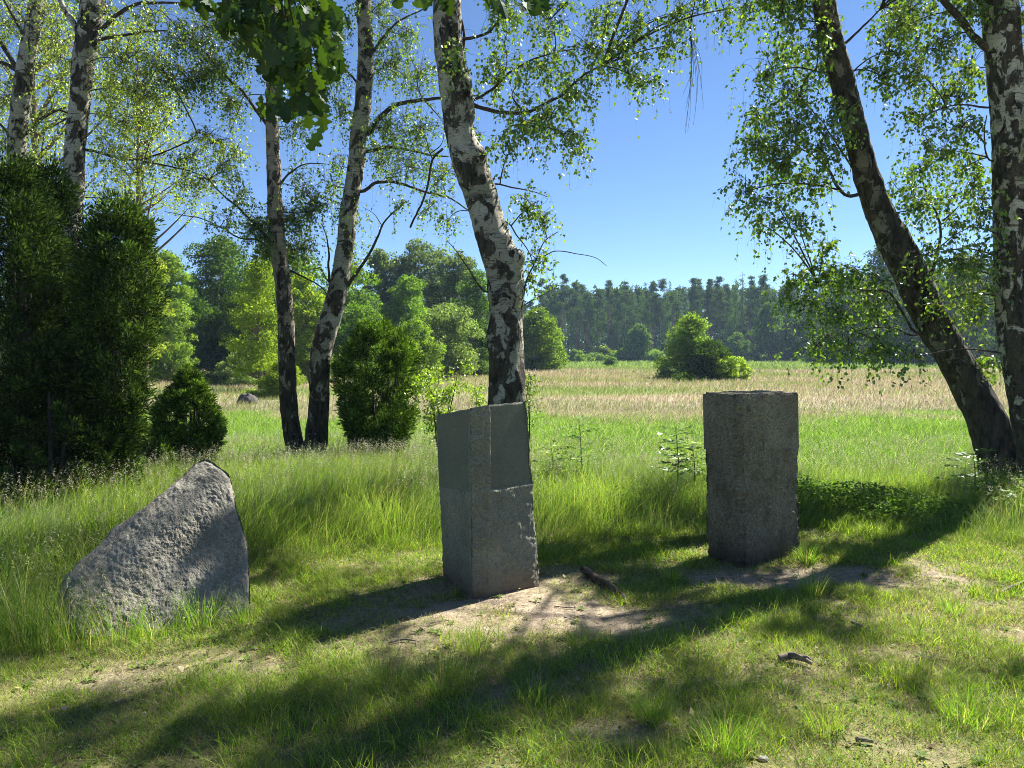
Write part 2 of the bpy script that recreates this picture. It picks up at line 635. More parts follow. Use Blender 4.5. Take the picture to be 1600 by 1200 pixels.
tag(mb.build('ground', M_ground, smooth=True), 'trodden turf with bare soil running out into a wide meadow', 'ground', kind='structure')


# ------------------------------------------------------------------ the two standing stones
def pillar(name, foot, top, lean_note, mat, pmat, label, panels, amp, seed, z0=-0.12, edge=0.016):
    """foot/top: lists of five corners L, F1, F2, R, B (x,y,z). panels: (side, s0, s1, zfrac0, depth)"""
    foot = np.array(foot, float)
    top = np.array(top, float)
    origin = np.array([foot[:, 0].mean(), foot[:, 1].mean(), 0.0])
    nP = 5
    seg, cor = [], []
    res = 0.0095
    for k in range(nP):
        L = np.linalg.norm(foot[(k + 1) % nP] - foot[k])
        n = max(3, int(L / res))
        s = np.linspace(0, 1, n, endpoint=False)
        seg += [(k, a, L) for a in s]
    k_ = np.array([a[0] for a in seg])
    s_ = np.array([a[1] for a in seg])
    Lk = np.array([a[2] for a in seg])
    hmax = top[:, 2].max()
    nz = int((hmax - z0) / res)
    tz = np.linspace(0, 1, nz)
    fb = foot[k_] * (1 - s_[:, None]) + foot[(k_ + 1) % nP] * s_[:, None]
    tb = top[k_] * (1 - s_[:, None]) + top[(k_ + 1) % nP] * s_[:, None]
    V = fb[None] * (1 - tz[:, None, None]) + tb[None] * tz[:, None, None]
    e = foot[(k_ + 1) % nP] - foot[k_]
    nor = unit(np.stack([e[:, 1], -e[:, 0], np.zeros(len(e))], -1))
    # corners: round off
    de = np.minimum(s_, 1 - s_) * Lk
    near_c = np.where(s_ < 0.5, k_, (k_ + 1) % nP)
    sharp = np.array([1.0, 0.22, 0.22, 1.0, 1.0])[near_c]
    cr = np.exp(-(de / edge) ** 1.3) * sharp
    cen = fb.mean(0)
    n3 = fbm(V * 7 + seed, 4, seed)
    n4 = fbm(V * 28 + seed, 4, seed + 9, 0.6)
    n5 = vnoise(V * 95, seed + 3)
    rough = np.ones(V.shape[:2]) * np.where(k_ == 1, 1.9, 1.0)[None]
    rec = np.zeros(V.shape[:2])
    for side, s0, s1, zf, dp in panels:
        ins = (k_[None] == side) & (s_[None] >= s0) & (s_[None] <= s1) & (tz[:, None] > zf)
        rec[ins] = dp
        rough[ins] = 0.16
    n6 = fbm(V * np.array([13, 13, 13]) + 5, 3, seed + 21)
    d = rough * (n3 * amp * 1.2 + np.abs(n6) * -amp * 1.0 + n4 * amp * 0.8 + n5 * amp * 0.3) - rec
    # chipped corners, wavy drill marks down the outer arrises
    d = d - cr[None] * (edge * 0.5 + amp * (0.8 + 1.2 * fbm(V * 20, 2, seed + 5)) * np.where(rough < 0.5, 0.4, 1.0))
    tc = np.exp(-((1 - tz) * (hmax - z0) / edge) ** 1.2)[:, None]
    d = d - tc * (edge * 0.45 + 0.5 * amp * fbm(V * 16, 2, seed + 6))
    V = V + nor[None] * d[..., None]
    V[..., 2] += tc * (amp * 0.5) * n3
    n = V.shape[1]
    i = np.arange(nz - 1)[:, None] * n
    j = np.arange(n)[None, :]
    j2 = (j + 1) % n
    Q = np.stack([i + j, i + j2, i + n + j2, i + n + j], -1).reshape(-1, 4)
    mbs = MB()
    mbs.quads(V.reshape(-1, 3), Q)
    # cap rings
    ring = V[-1]
    c = ring.mean(0)
    rings = [ring]
    for q in (0.93, 0.8, 0.6, 0.4, 0.2, 0.05):
        rr = c + (ring - c) * q
        rr[:, 2] += fbm(rr * 18, 3, seed + 7) * amp * 0.9
        rings.append(rr)
    RR = np.stack(rings)
    i = np.arange(len(rings) - 1)[:, None] * n
    Q = np.stack([i + j, i + j2, i + n + j2, i + n + j], -1).reshape(-1, 4)
    mbs.quads(RR.reshape(-1, 3), Q)
    mbs.quads(np.vstack([RR[-1], RR[-1].mean(0)[None]]), np.stack([np.arange(n), (np.arange(n) + 1) % n, np.full(n, n)], -1))
    tt = thing(name, origin, label, 'standing stone', 'standing stones in the clearing')
    mbs.build('body', mat, tt, smooth=True, origin=origin)
    # honed panels: thin plates lying in the recesses
    for side, s0, s1, zf, dp in panels:
        a0, a1 = foot[side], foot[(side + 1) % nP]
        b0, b1 = top[side], top[(side + 1) % nP]
        e = unit(a1 - a0)
        no = np.array([e[1], -e[0], 0.0])
        ns_, nz_ = 24, 36
        S, Z = np.meshgrid(np.linspace(s0 + .004, s1 - .004 if s1 < 1 else 0.985, ns_), np.linspace(zf + 0.004, 0.992, nz_))
        P = (a0 * (1 - S[..., None]) + a1 * S[..., None]) * (1 - Z[..., None]) + (b0 * (1 - S[..., None]) + b1 * S[..., None]) * Z[..., None]
        w = fbm(P * 9, 2, seed + 40) * 0.0007
        if s0 == 0:
            pass
        P = P + no * (-dp + 0.0035 + w)[..., None]
        Pb = P - no * 0.012
        mp = MB()
        i = np.arange(nz_ - 1)[:, None] * ns_
        j_ = np.arange(ns_ - 1)[None, :]
        Qp = np.stack([i + j_, i + j_ + 1, i + ns_ + j_ + 1, i + ns_ + j_], -1).reshape(-1, 4)
        mp.quads(P.reshape(-1, 3), Qp)
        mp.quads(Pb.reshape(-1, 3), Qp[:, ::-1])
        for A, B in ((P[0], Pb[0]), (P[-1], Pb[-1]), (P[:, 0], Pb[:, 0]), (P[:, -1], Pb[:, -1])):
            nn = len(A)
            kk = np.arange(nn - 1)
            mp.quads(np.vstack([A, B]), np.stack([kk, kk + 1, kk + 1 + nn, kk + nn], -1))
        mp.build('smooth_panel', pmat, tt, smooth=False, origin=origin)
    return tt


M_st1 = granite('stone_greenish', (0.155, 0.16, 0.12), (0.25, 0.25, 0.185), (0.09, 0.095, 0.075), (0.34, 0.33, 0.26), 1.0, 0.012, 0.2, stain=(0.12, 0.09, 0.065))
M_st1p = granite('stone_greenish_honed', (0.105, 0.118, 0.088), (0.165, 0.165, 0.115), (0.095, 0.105, 0.083), (0.19, 0.19, 0.145), 0.12, 0.002, 0.12)
M_st2 = granite('stone_brown', (0.15, 0.132, 0.085), (0.26, 0.23, 0.155), (0.05, 0.043, 0.03), (0.44, 0.40, 0.29), 1.0, 0.022, 0.75, stain=(0.07, 0.05, 0.035))
M_st2p = granite('stone_brown_sawn', (0.14, 0.124, 0.082), (0.24, 0.213, 0.146), (0.05, 0.043, 0.03), (0.42, 0.38, 0.28), 1.0, 0.012, 0.5)
M_rock = granite('rock_grey', (0.14, 0.132, 0.106), (0.245, 0.23, 0.19), (0.065, 0.06, 0.05), (0.35, 0.33, 0.27), 1.0, 0.010, 0.35)

L, F1, R_ = gnd(690, 893), gnd(742, 941), gnd(848, 916)
L[1] = 5.45
L[0] = (690 - 800) / F * 5.45
F2 = F1 * 0.80 + R_ * 0.20 + np.array([0.0, -0.015, 0])
F1b = F1 * 0.94 + L * 0.06 + np.array([-0.0, -0.01, 0])
B = L + R_ - F1
ft = [L, F1b, F2, R_, B]
for p in ft:
    p[2] = -0.12
tl, tf1, tf2, tr = at(680, 648, 5.38), at(735, 638, 4.95), at(764, 633, 4.93), at(825, 628, 5.18)
tb_ = tl + tr - (tf1 + tf2) / 2 + np.array([0.02, 0.06, -0.005])
pillar('standing_stone', ft, [tl, tf1, tf2, tr, tb_], None, M_st1, M_st1p, 'leaning grey green stone pillar with smooth panels, middle one of the three stones', [(0, 0.0, 0.93, 0.60, .010), (2, 0.06, 1.0, 0.60, .018)], 0.0105, 3)

L, F1, R_ = gnd(1103, 868), gnd(1162, 888), gnd(1254, 862)
F2 = F1 * 0.94 + R_ * 0.06
F1b = F1 * 0.88 + L * 0.12
B = L + R_ - F1
ft = [L, F1b, F2, R_, B]
for p in ft:
    p[2] = -0.12
tl, tf1, tf2, tr = at(1097, 613, 6.02), at(1147, 616, 5.75), at(1163, 616, 5.76), at(1249, 614, 6.12)
tb_ = tl + tr - (tf1 + tf2) / 2 + np.array([0, 0.1, 0])
pillar('standing_stone', ft, [tl, tf1, tf2, tr, tb_], None, M_st2, M_st2p, 'upright brown rough granite block, the rightmost stone, standing in front of the meadow', [(0, 0.0, 0.42, 0.68, .009), (2, 0.33, 1.0, 0.69, .008)], 0.0165, 23, edge=0.028)

# ------------------------------------------------------------------ the leaning slab on the left
n_ = unit(np.array([0.38, -0.76, 0.57]))
p0 = gnd(270, 985)
out_px = [(306, 722), (324, 716), (343, 728), (359, 743), (366, 775), (374, 805), (384, 842), (389, 870), (391, 920), (390, 965), (385, 1010), (300, 1040), (190, 1040), (125, 1005), (98, 955), (104, 918), (124, 892), (152, 864), (188, 828), (222, 797), (258, 765), (286, 742)]
P = np.array([on_plane(a, b, p0, n_) for a, b in out_px])
u_ = unit(np.cross(np.array([0, 0, 1.0]), n_))
v_ = np.cross(n_, u_)
uv = np.stack([(P - p0) @ u_, (P - p0) @ v_], -1)
c0 = uv.mean(0)
m_ = 260
pts = spline(np.column_stack([np.vstack([uv, uv[:1]]), np.zeros(len(uv) + 1)]), 0.010)[:-1, :2]
rings = []
for q in np.concatenate([[0.0004], np.linspace(0.012, 0.97, 130), [0.985, 0.995, 1.0]]):
    rings.append((c0 + (pts - c0) * q, q))
Vr = []
for r2, q in rings:
    w = p0 + r2[:, 0:1] * u_ + r2[:, 1:2] * v_
    rel = 0.026 * fbm(w * 3.2, 3, 61) + 0.011 * fbm(w * np.array([9, 9, 7]), 3, 62, 0.6) + 0.0068 * fbm(w * np.array([50, 50, 36]), 3, 63, 0.8)
    dome = -0.022 * max(0, (q - 0.9) / 0.1) ** 3
    Vr.append(w + n_ * (rel + dome)[:, None])
# side wall going back, bulging slightly outwards on the upper left
K = len(pts)
tn = unit(np.roll(pts, -1, 0) - np.roll(pts, 1, 0))
on_ = np.stack([tn[:, 1], -tn[:, 0]], -1)
if ((pts - c0) * on_).sum() < 0:
    on_ = -on_
upl = np.clip(-on_[:, 0] * 0.8 + on_[:, 1] * 0.6, 0, 1)
lowpart = np.clip((-0.06 - pts[:, 0]) / 0.2, 0, 1)
for back, infl in ((0.012, 0.55), (0.035, 1.0), (0.07, 1.05), (0.12, 1.0), (0.2, 0.9), (0.3, 0.5), (0.36, -0.3)):
    r2 = pts + on_ * (0.012 * infl * upl * lowpart + (0 if infl > 0 else -0.10))[:, None]
    w = p0 + r2[:, 0:1] * u_ + r2[:, 1:2] * v_ - n_ * back + np.array([-0.03, 0.02, 0.02]) * (upl * lowpart * min(1.0, back / 0.035))[:, None]
    w = w + 0.016 * fbm(w * 9, 3, 64)[:, None] * (p0 * 0 + (on_[:, 0:1] * u_ + on_[:, 1:2] * v_))
    Vr.append(w)
Vr.append(np.repeat(Vr[-1].mean(0)[None], K, 0) * 0.98 + Vr[-1] * 0.02)
VR = np.stack(Vr)
nr = len(VR)
i = np.arange(nr - 1)[:, None] * K
j = np.arange(K)[None, :]
j2 = (j + 1) % K
mb = MB()
Qr = np.stack([i + j, i + j2, i + K + j2, i + K + j], -1).reshape(-1, 4)
mb.quads(VR.reshape(-1, 3), Qr)
slab = mb.build('leaning_boulder', M_rock, smooth=True, origin=(p0[0], p0[1] + .2, 0))
tag(slab, 'pale grey pointed rock slab leaning back in tall grass, leftmost stone', 'boulder', 'standing stones in the clearing')

# distant boulder in the meadow
def boulder(name, px, py, Y, w, h, label, mat, seed):
    nu, nv = 40, 24
    U, Vv = np.meshgrid(np.linspace(0, 2 * math.pi, nu, endpoint=False), np.linspace(0.02, math.pi - 0.02, nv))
    D = np.stack([np.cos(U) * np.sin(Vv), np.sin(U) * np.sin(Vv), np.cos(Vv)], -1)
    r = 1 + 0.35 * fbm(D * 1.6 + seed, 3, seed)
    P = D * r[..., None] * np.array([w / 2, w / 2.4, h])
    i = np.arange(nv - 1)[:, None] * nu
    j = np.arange(nu)[None, :]
    Q = np.stack([i + j, i + nu + j, i + nu + (j + 1) % nu, i + (j + 1) % nu], -1).reshape(-1, 4)
    b = MB()
    b.quads(P.reshape(-1, 3), Q)
    o = b.build(name, mat, smooth=False)
    q = at(px, py, Y)
    o.location = (q[0], Y, 0)
    return tag(o, label, 'boulder')


M_farrock = granite('rock_dark', (0.05, 0.046, 0.042), (0.09, 0.082, 0.075), (0.06, 0.055, 0.05), (0.2, 0.2, 0.2), 0.5, 0.03)
boulder('boulder', 387, 625, 24, 0.60, 0.33, 'small dark boulder lying in the pale meadow beside the yellow green sapling', M_farrock, 5)

# ------------------------------------------------------------------ birches
def trunk_mesh(mb, P, rad, seed, sides=40, amp=1.0, burls=()):
    def disp(V, r, a):
        p = V.copy()
        d = fbm(p * np.array([7, 7, 4]), 3, seed) * 0.11 + fbm(p * np.array([22, 22, 9]), 3, seed + 5) * 0.06
        low = np.clip(1 - V[..., 2] / 1.3, 0, 1)
        d = d - 0.07 + low ** 2 * 0.22 * np.sin(a * 5 + seed)[None] * 0.5 + low * fbm(p * np.array([26, 26, 8]), 3, seed + 9) * 0.10
        out = r * d * amp
        for (bp, br, bh) in burls:
            q = np.linalg.norm(V - np.array(bp), axis=-1)
            out = out + bh * np.exp(-(q / br) ** 2)
        return out
    tube(mb, P, rad, sides, disp)


def branch_mesh(mb, P, rad, seed, sides=8, col=None, mat=0):
    P = np.asarray(P, float)
    rad = np.asarray(rad, float)
    P = P + np.stack([fbm(P * 9 + 3.1 * k, 2, seed + k) for k in range(3)], -1) * np.minimum(rad * 0.9, 0.012)[:, None]
    tube(mb, P, rad * (1 + 0.18 * fbm(P * 30, 2, seed)), sides, None, col, mat)


LEAF_COLS = np.array([(0.10, 0.18, 0.022), (0.14, 0.22, 0.03), (0.07, 0.135, 0.02), (0.19, 0.25, 0.04)])


def leafcol(n, base=LEAF_COLS, var=0.25, g=rng):
    k = g.integers(0, len(base), n)
    return base[k] * (1 + var * g.normal(size=(n, 1))).clip(0.5, 1.7)


def hanging_foliage(mb, limb, clouds, g, leafL=0.042, cols=LEAF_COLS, perleaf=15, wood=1, droop=1.0, twigr=0.0014):
    """clouds: (centre xyz, radii xyz, twigs). Curved branchlets lead from the nearest limb into each
    cloud of leaves; fine drooping twigs hang from them and carry the leaves."""
    limb = np.asarray(limb, float)
    for c, rr, nt_ in clouds:
        c = np.asarray(c, float)
        rr = np.asarray(rr, float)
        nt_ = int(nt_ * 2.1)
        perleaf = 11
        nh = max(2, int(nt_ / 6))
        hub = c + rdir(nh, g) * (g.uniform(0.15, 1.0, (nh, 1)) ** 0.5) * rr * 0.95
        hub[:, 2] += 0.15 * rr[2]
        # connections
        d = np.linalg.norm(limb[None] - hub[:, None], axis=-1) + 0.5 * np.clip(limb[None, :, 2] - hub[:, None, 2], 0, 9)
        # a cloud first sends one leader to its centre
        dc = np.linalg.norm(limb - c, axis=-1) + 0.6 * np.clip(limb[:, 2] - c[2], 0, 9)
        a = limb[dc.argmin()]
        tt = np.linspace(0, 1, 9)[:, None]
        mid = (a + c) / 2 + np.array([0, 0, 0.16 * np.linalg.norm(c - a)]) + g.normal(size=3) * 0.05
        lead = (1 - tt) ** 2 * a + 2 * tt * (1 - tt) * mid + tt ** 2 * c
        ll = np.linalg.norm(c - a)
        branch_mesh(mb, lead, np.linspace(min(0.020, 0.006 + ll * 0.006), 0.005, 9), int(g.integers(1e5)), 5, None, wood)
        src = np.vstack([lead[3:], limb[dc.argsort()[:3]]])
        d2 = np.linalg.norm(src[None] - hub[:, None], axis=-1)
        s = src[d2.argmin(1)]
        t = np.linspace(0, 1, 6)[None, :, None]
        md = (s + hub) / 2 + np.array([0, 0, 0.07]) + g.normal(size=(nh, 3)) * 0.05
        con = (1 - t) ** 2 * s[:, None] + 2 * t * (1 - t) * md[:, None] + t ** 2 * hub[:, None]
        tubes(mb, con, np.linspace(0.005, 0.0028, 6)[None] * np.ones((nh, 1)), 4, None, wood)
        # twigs
        k = g.integers(0, nh, nt_)
        tpos = g.uniform(0.35, 1.0, nt_)
        idx = np.clip((tpos * 5).astype(int), 0, 5)
        st0 = con[k, idx]
        st = st0.copy()
        far_ = g.uniform(size=nt_) < 0.45
        st[far_] = c + rdir(far_.sum(), g) * (g.uniform(0, 1, (far_.sum(), 1)) ** 0.4) * rr * 1.12 + np.array([0, 0, .1])
        tl_ = np.linspace(0, 1, 5)[None, :, None]
        lk = st0[far_][:, None] * (1 - tl_) + st[far_][:, None] * tl_ + np.array([0, 0, .10]) * tl_ * (1 - tl_) + np.cumsum(g.normal(size=(far_.sum(), 5, 3)), 1) * .008 * (tl_ > 0) * (tl_ < 1)
        tubes(mb, lk, np.linspace(0.0024, 0.0016, 5)[None] * np.ones((far_.sum(), 1)), 3, None, wood)
        out = rdir(nt_, g)
        out[:, 2] = out[:, 2] * 0.4 + 0.15
        Lh = g.uniform(0.12, 0.46, nt_)[:, None] * (0.6 + 0.4 * min(1.5, rr.mean()))
        Ld = g.uniform(0.10, 0.55, nt_)[:, None] * droop
        tk = np.linspace(0, 1, 7)[None, :, None]
        tw = st[:, None] + out[:, None] * Lh[:, None] * (1.5 * tk - 0.5 * tk ** 2) + np.array([0, 0, -1.0]) * Ld[:, None] * tk ** 2.2
        tw = tw + np.cumsum(g.normal(size=tw.shape), 1) * 0.006
        tubes(mb, tw, np.linspace(twigr, twigr * 0.45, 7)[None] * np.ones((nt_, 1)), 3, None, wood)
        # leaves
        nl = nt_ * perleaf
        kk = np.repeat(np.arange(nt_), perleaf)
        tl = g.uniform(0.12, 1.0, nl)
        f = tl * 6
        i0 = np.clip(f.astype(int), 0, 5)
        p = tw[kk, i0] * (1 - (f - i0)[:, None]) + tw[kk, i0 + 1] * (f - i0)[:, None]
        ax = rdir(nl, g) * 0.75 + np.array([0, 0, -0.75])
        p = p + unit(ax) * 0.012
        leaves(mb, p, ax, rdir(nl, g), leafL * g.uniform(0.6, 1.2, nl), leafL * 0.74 * g.uniform(0.65, 1.15, nl), leafcol(nl, cols, 0.22, g), 0, 0.12)


def px_path(pts, Y):
    """pts (px,py[,dY]) -> world polyline at forward distance Y (+ dY)"""
    return np.array([at(p[0], p[1], Y + (p[2] if len(p) > 2 else 0)) for p in pts])


def cloud(px, py, rx, ry, Y, dens=1.0, dy=0.0, n=None, ryd=None):
    c = at(px, py, Y + dy)
    a, b = rx / F * Y, ry / F * Y
    dd = ryd if ryd else min(0.75, 0.8 * max(a, b) + 0.1)
    if n is None:
        n = int(dens * 62 * (a * b * 4) ** 0.75) + 6
    return (c, (a, dd, b), n)


def birch(label, path, Y, branches, clouds, bark, seed, base, up=None, upclouds=(), leafL=0.042, cols=LEAF_COLS, burls=(), dens=1.0, twigside=1.0, perleaf=15):
    """path: (px, py, width px) from the top of the picture down; base: ground pixel x; up: world points of the
    stem above the picture"""
    g = np.random.default_rng(seed)
    P = [at(a, b, Y) for a, b, w in path]
    r = [w / F * Y / 2 for a, b, w in path]
    bx = at(base[0], 700, Y)[0]
    P.append(np.array([bx, Y, 0.16]))
    r.append(base[1] / F * Y / 2 * 0.95)
    P.append(np.array([bx, Y, -0.15]))
    r.append(base[1] / F * Y / 2 * 1.15)
    if up is not None:
        for q in up:
            P.insert(0, np.array(q[:3], float))
            r.insert(0, q[3])
    P = np.array(P)[::-1]
    r = np.array(r)[::-1]
    # pixels gave a fixed depth; let the stem wander a little in depth as real stems do
    h = P[:, 2]
    P[:, 1] += 0.10 * np.sin(h * 0.8 + seed) * np.clip(h / 2, 0, 1)
    S = spline(np.column_stack([P, r]), 0.035)
    org = np.array([bx, Y, 0.0])
    tt = thing('birch_tree', org, label, 'tree', 'birches at the edge of the clearing')
    mb = MB()
    trunk_mesh(mb, S[:, :3], np.maximum(S[:, 3], 0.02), seed, burls=burls)
    mb.build('trunk', bark, tt, smooth=True, origin=org)
    limb = [S[S[:, 2] > 1.5][::6, :3]]
    for bi, (pts, r0, r1) in enumerate(branches):
        B_ = np.array(pts, float) if len(pts[0]) == 4 else None
        if B_ is None:
            W = px_path(pts, Y)
        else:
            W = B_[:, :3]
        # start inside the trunk
        d = np.linalg.norm(S[:, :3] - W[0], axis=1)
        k = d.argmin()
        if d[k] < 0.5:
            W[:, 1] += S[k, 1] - W[0, 1]
            W = np.vstack([S[k, :3], W])
        W = spline(W, 0.05)
        rr = np.linspace(r0, r1, len(W))
        mb = MB()
        branch_mesh(mb, W, rr, seed + bi * 11, 10)
        mb.build('branch', M_twig if r0 < 0.05 else bark, tt, smooth=True, origin=org)
        limb.append(W[::3])
    limb = np.vstack(limb)
    mb = MB()
    cl = []
    for c in clouds:
        cl.append(cloud(c[0], c[1], c[2], c[3], Y, dens * (c[4] if len(c) > 4 else 1.0), (c[5] if len(c) > 5 else g.uniform(-0.35, 0.35))))
    cl += list(upclouds)
    hanging_foliage(mb, limb, cl, g, leafL, cols, perleaf)
    mb.build('crown', [M_leaf, M_twig], tt, origin=org)
    return tt


LT = np.array([(0.17, 0.24, 0.04), (0.21, 0.27, 0.05), (0.13, 0.20, 0.03), (0.25, 0.29, 0.07)])
DK = np.array([(0.07, 0.13, 0.018), (0.10, 0.17, 0.022), (0.055, 0.11, 0.015), (0.14, 0.20, 0.028)])


def upc(x, y, z, r, n, rz=None):
    return (np.array([x, y, z]), (r, r, rz or r * 0.8), n)


def shade(px, py, z, r, n, rz=None):
    """a leafy bough added at height z so that its shadow falls on the turf seen at that pixel"""
    p = gnd(px, py) + np.array([SV.x, SV.y, SV.z]) * (z / SV.z)
    return (p, (r, r, rz or r * 0.7), n)


def shade_at(px, py, Y, z, r, n):  # leafy bough added at height z to shade the point at this pixel and depth
    p = at(px, py, Y)
    return (p + np.array([SV.x, SV.y, SV.z]) * ((z - p[2]) / SV.z), (r, r, r), n)


# T1 far left
Y = 12.2
birch('white barked birch with bare fork, leftmost, rising behind the dark junipers', [(62, -30, 25), (58, 20, 25), (52, 60, 25), (45, 110, 26), (40, 150, 27), (33, 220, 28), (30, 300, 30), (28, 420, 32), (30, 560, 34)], Y,
      [([(38, 120), (20, 90), (0, 62), (-30, 30)], .045, .02), ([(38, 118), (15, 103), (-5, 98), (-40, 80)], .035, .015), ([(48, 80), (32, 40), (18, 15), (0, -20)], .03, .012), ([(32, 225), (55, 205), (80, 180), (112, 170)], .03, .010), ([(35, 240), (10, 200), (-20, 180)], .03, .01)],
      [(20, 40, 50, 45, .9), (90, 60, 45, 50, .8), (70, 20, 60, 30, .8), (10, 150, 45, 55, .8), (85, 190, 45, 45, .8), (-40, 100, 60, 80, .8), (60, 250, 40, 30, .6), (8, 225, 30, 35, .8), (100, 130, 35, 40, .7)], M_bark, 101, (30, 36),
      up=[(at(62, -30, Y)[0] + .05, Y, 8.6, .10), (at(62, -30, Y)[0] + .15, Y, 10.5, .05)], upclouds=[upc(-6.9, 12.2, 9.2, 1.1, 100), upc(-8.2, 12, 8.4, 1.1, 100)], cols=LT * 1.2, dens=.85)
# T2
Y = 11.0
birch('dark and white birch with a broad fork, right behind the tall dark junipers', [(146, -30, 36), (143, 0, 36), (138, 60, 36), (132, 100, 34), (128, 170, 31), (122, 250, 31), (121, 310, 31), (114, 380, 31), (110, 480, 33), (108, 580, 34)], Y,
      [([(130, 70), (118, 40), (100, 12), (92, -15)], .05, .03), ([(148, 60), (172, 32), (210, 8), (250, 4), (290, 6)], .035, .012), ([(150, 62), (185, 57), (225, 50), (262, 48)], .028, .008), ([(150, 238), (190, 250), (225, 252), (262, 240), (300, 222), (320, 205)], .022, .006), ([(112, 180), (95, 175), (70, 190)], .02, .006),
       ([(225, 252), (275, 262), (310, 272), (330, 285)], .014, .005), ([(120, 180), (105, 190), (88, 200)], .02, .006)],
      [(195, 95, 55, 45, 1.1), (225, 150, 55, 45, 1.1), (190, 190, 45, 40, 1.0), (255, 110, 40, 50, .8), (170, 20, 60, 28, .9), (240, 25, 50, 25, .7), (330, 225, 42, 32, 1.1), (290, 250, 40, 28, .8), (310, 290, 40, 28, 1.1), (350, 270, 28, 24, .8), (215, 270, 45, 24, .7), (170, 250, 30, 45, .7), (180, 310, 30, 20, .3), (95, 90, 30, 40, .6), (180, 140, 35, 35, .9), (240, 200, 40, 25, .7), (370, 245, 25, 28, .5)], M_bark_mid, 102, (108, 36), 
      up=[(at(150, -30, Y)[0], Y, 8.2, .12), (at(150, -30, Y)[0] + .2, Y + .3, 10.2, .06)], upclouds=[upc(-5.2, 11.2, 8.6, 1.2, 90), upc(-4.4, 10.8, 7.6, .9, 60)], cols=LT * 1.2, dens=.85)
# pair in the middle left
Y = 11.2
birch('slim brown stemmed birch, left of the pair growing together behind the grass', [(420, -30, 17), (423, 40, 18), (424, 120, 20), (425, 200, 21), (429, 260, 22), (432, 320, 24), (437, 380, 27), (445, 440, 27), (449, 500, 27), (449, 570, 28), (452, 640, 28), (460, 690, 30)], Y,
      [([(424, 205), (405, 180), (383, 148), (352, 118), (320, 82), (290, 55), (250, 15)], .026, .008), ([(433, 385), (410, 362), (380, 330), (345, 300), (320, 268)], .026, .006), ([(385, 375), (352, 358), (318, 343), (290, 338), (262, 332)], .016, .004), ([(438, 290), (455, 272), (480, 258), (518, 258)], .018, .004),
       ([(440, 420), (470, 430), (505, 450), (520, 470)], .02, .006), ([(424, 150), (440, 120), (465, 90), (480, 60)], .02, .006), ([(383, 148), (372, 170), (360, 200)], .008, .003)],
      [(290, 70, 50, 38, 1.1), (340, 110, 45, 32, 1.1), (300, 130, 45, 35, 1.0), (360, 165, 40, 28, .9), (330, 40, 50, 30, .8), (385, 75, 35, 40, .9), (400, 355, 35, 28, 1.3), (450, 345, 45, 30, 1.4), (470, 390, 40, 28, 1.2), (415, 395, 35, 25, 1.2), (380, 310, 25, 20, .6), (475, 300, 35, 35, .7), (490, 330, 30, 25, .8), (465, 200, 32, 60, .5), (490, 130, 25, 50, .8), (395, 20, 60, 30, .8), (350, 345, 25, 18, .5)], M_bark_brown, 103, (466, 34),
      up=[(at(420, -30, Y)[0], Y, 8.2, .07), (at(420, -30, Y)[0], Y, 9.6, .03)], upclouds=[upc(-3.6, 11, 8.2, .9, 60)], cols=DK, dens=1.2)
Y = 11.5
birch('white barked birch with a bent foot, right of the pair growing together behind the grass', [(566, -30, 22), (568, 20, 24), (570, 80, 26), (566, 150, 27), (558, 220, 28), (552, 280, 28), (545, 330, 29), (541, 380, 29), (534, 430, 30), (524, 480, 34), (508, 530, 35), (501, 580, 33), (499, 640, 34), (494, 690, 38)], Y,
      [([(574, 205), (592, 180), (620, 160), (655, 154), (692, 150), (720, 152)], .042, .016), ([(565, 298), (590, 284), (620, 285), (660, 298), (700, 308), (735, 330)], .028, .008), ([(572, 235), (605, 228), (640, 233), (672, 240), (700, 243)], .028, .01), ([(543, 448), (560, 425), (583, 390), (598, 355), (610, 338), (632, 320)], .030, .007), ([(524, 470), (516, 430), (515, 385), (505, 350)], .026, .006), ([(515, 440), (500, 420), (480, 425)], .012, .004),
       ([(660, 155), (680, 175), (700, 200)], .012, .004), ([(575, 90), (592, 60), (620, 30), (660, 10)], .024, .008), ([(560, 130), (535, 100), (515, 60)], .02, .007), ([(598, 355), (585, 335), (570, 325)], .007, .003), ([(672, 240), (690, 225), (694, 205)], .008, .004)],
      [(612, 110, 45, 42, 1.2), (655, 120, 40, 35, 1.0), (610, 200, 50, 35, 1.2), (655, 205, 45, 40, 1.1), (640, 260, 45, 28, 1.1), (600, 255, 35, 35, 1.0), (625, 55, 50, 40, .9), (520, 90, 35, 60, .9), (530, 180, 28, 50, .6), (590, 25, 60, 28, .9), (690, 280, 35, 30, .9), (540, 335, 28, 28, .9), (548, 400, 25, 30, .9), (515, 300, 25, 40, .5), (510, 30, 40, 30, .8), (670, 325, 30, 22, .4), (700, 345, 25, 18, .6), (625, 325, 12, 10, .8), (530, 260, 18, 25, .5)], M_bark, 104, (490, 42),
      up=[(at(566, -30, Y)[0], Y, 8.4, .08), (at(566, -30, Y)[0], Y, 10, .03)], upclouds=[upc(-2.2, 11.4, 8.2, .9, 80)], cols=LEAF_COLS * 1.1, dens=.8)
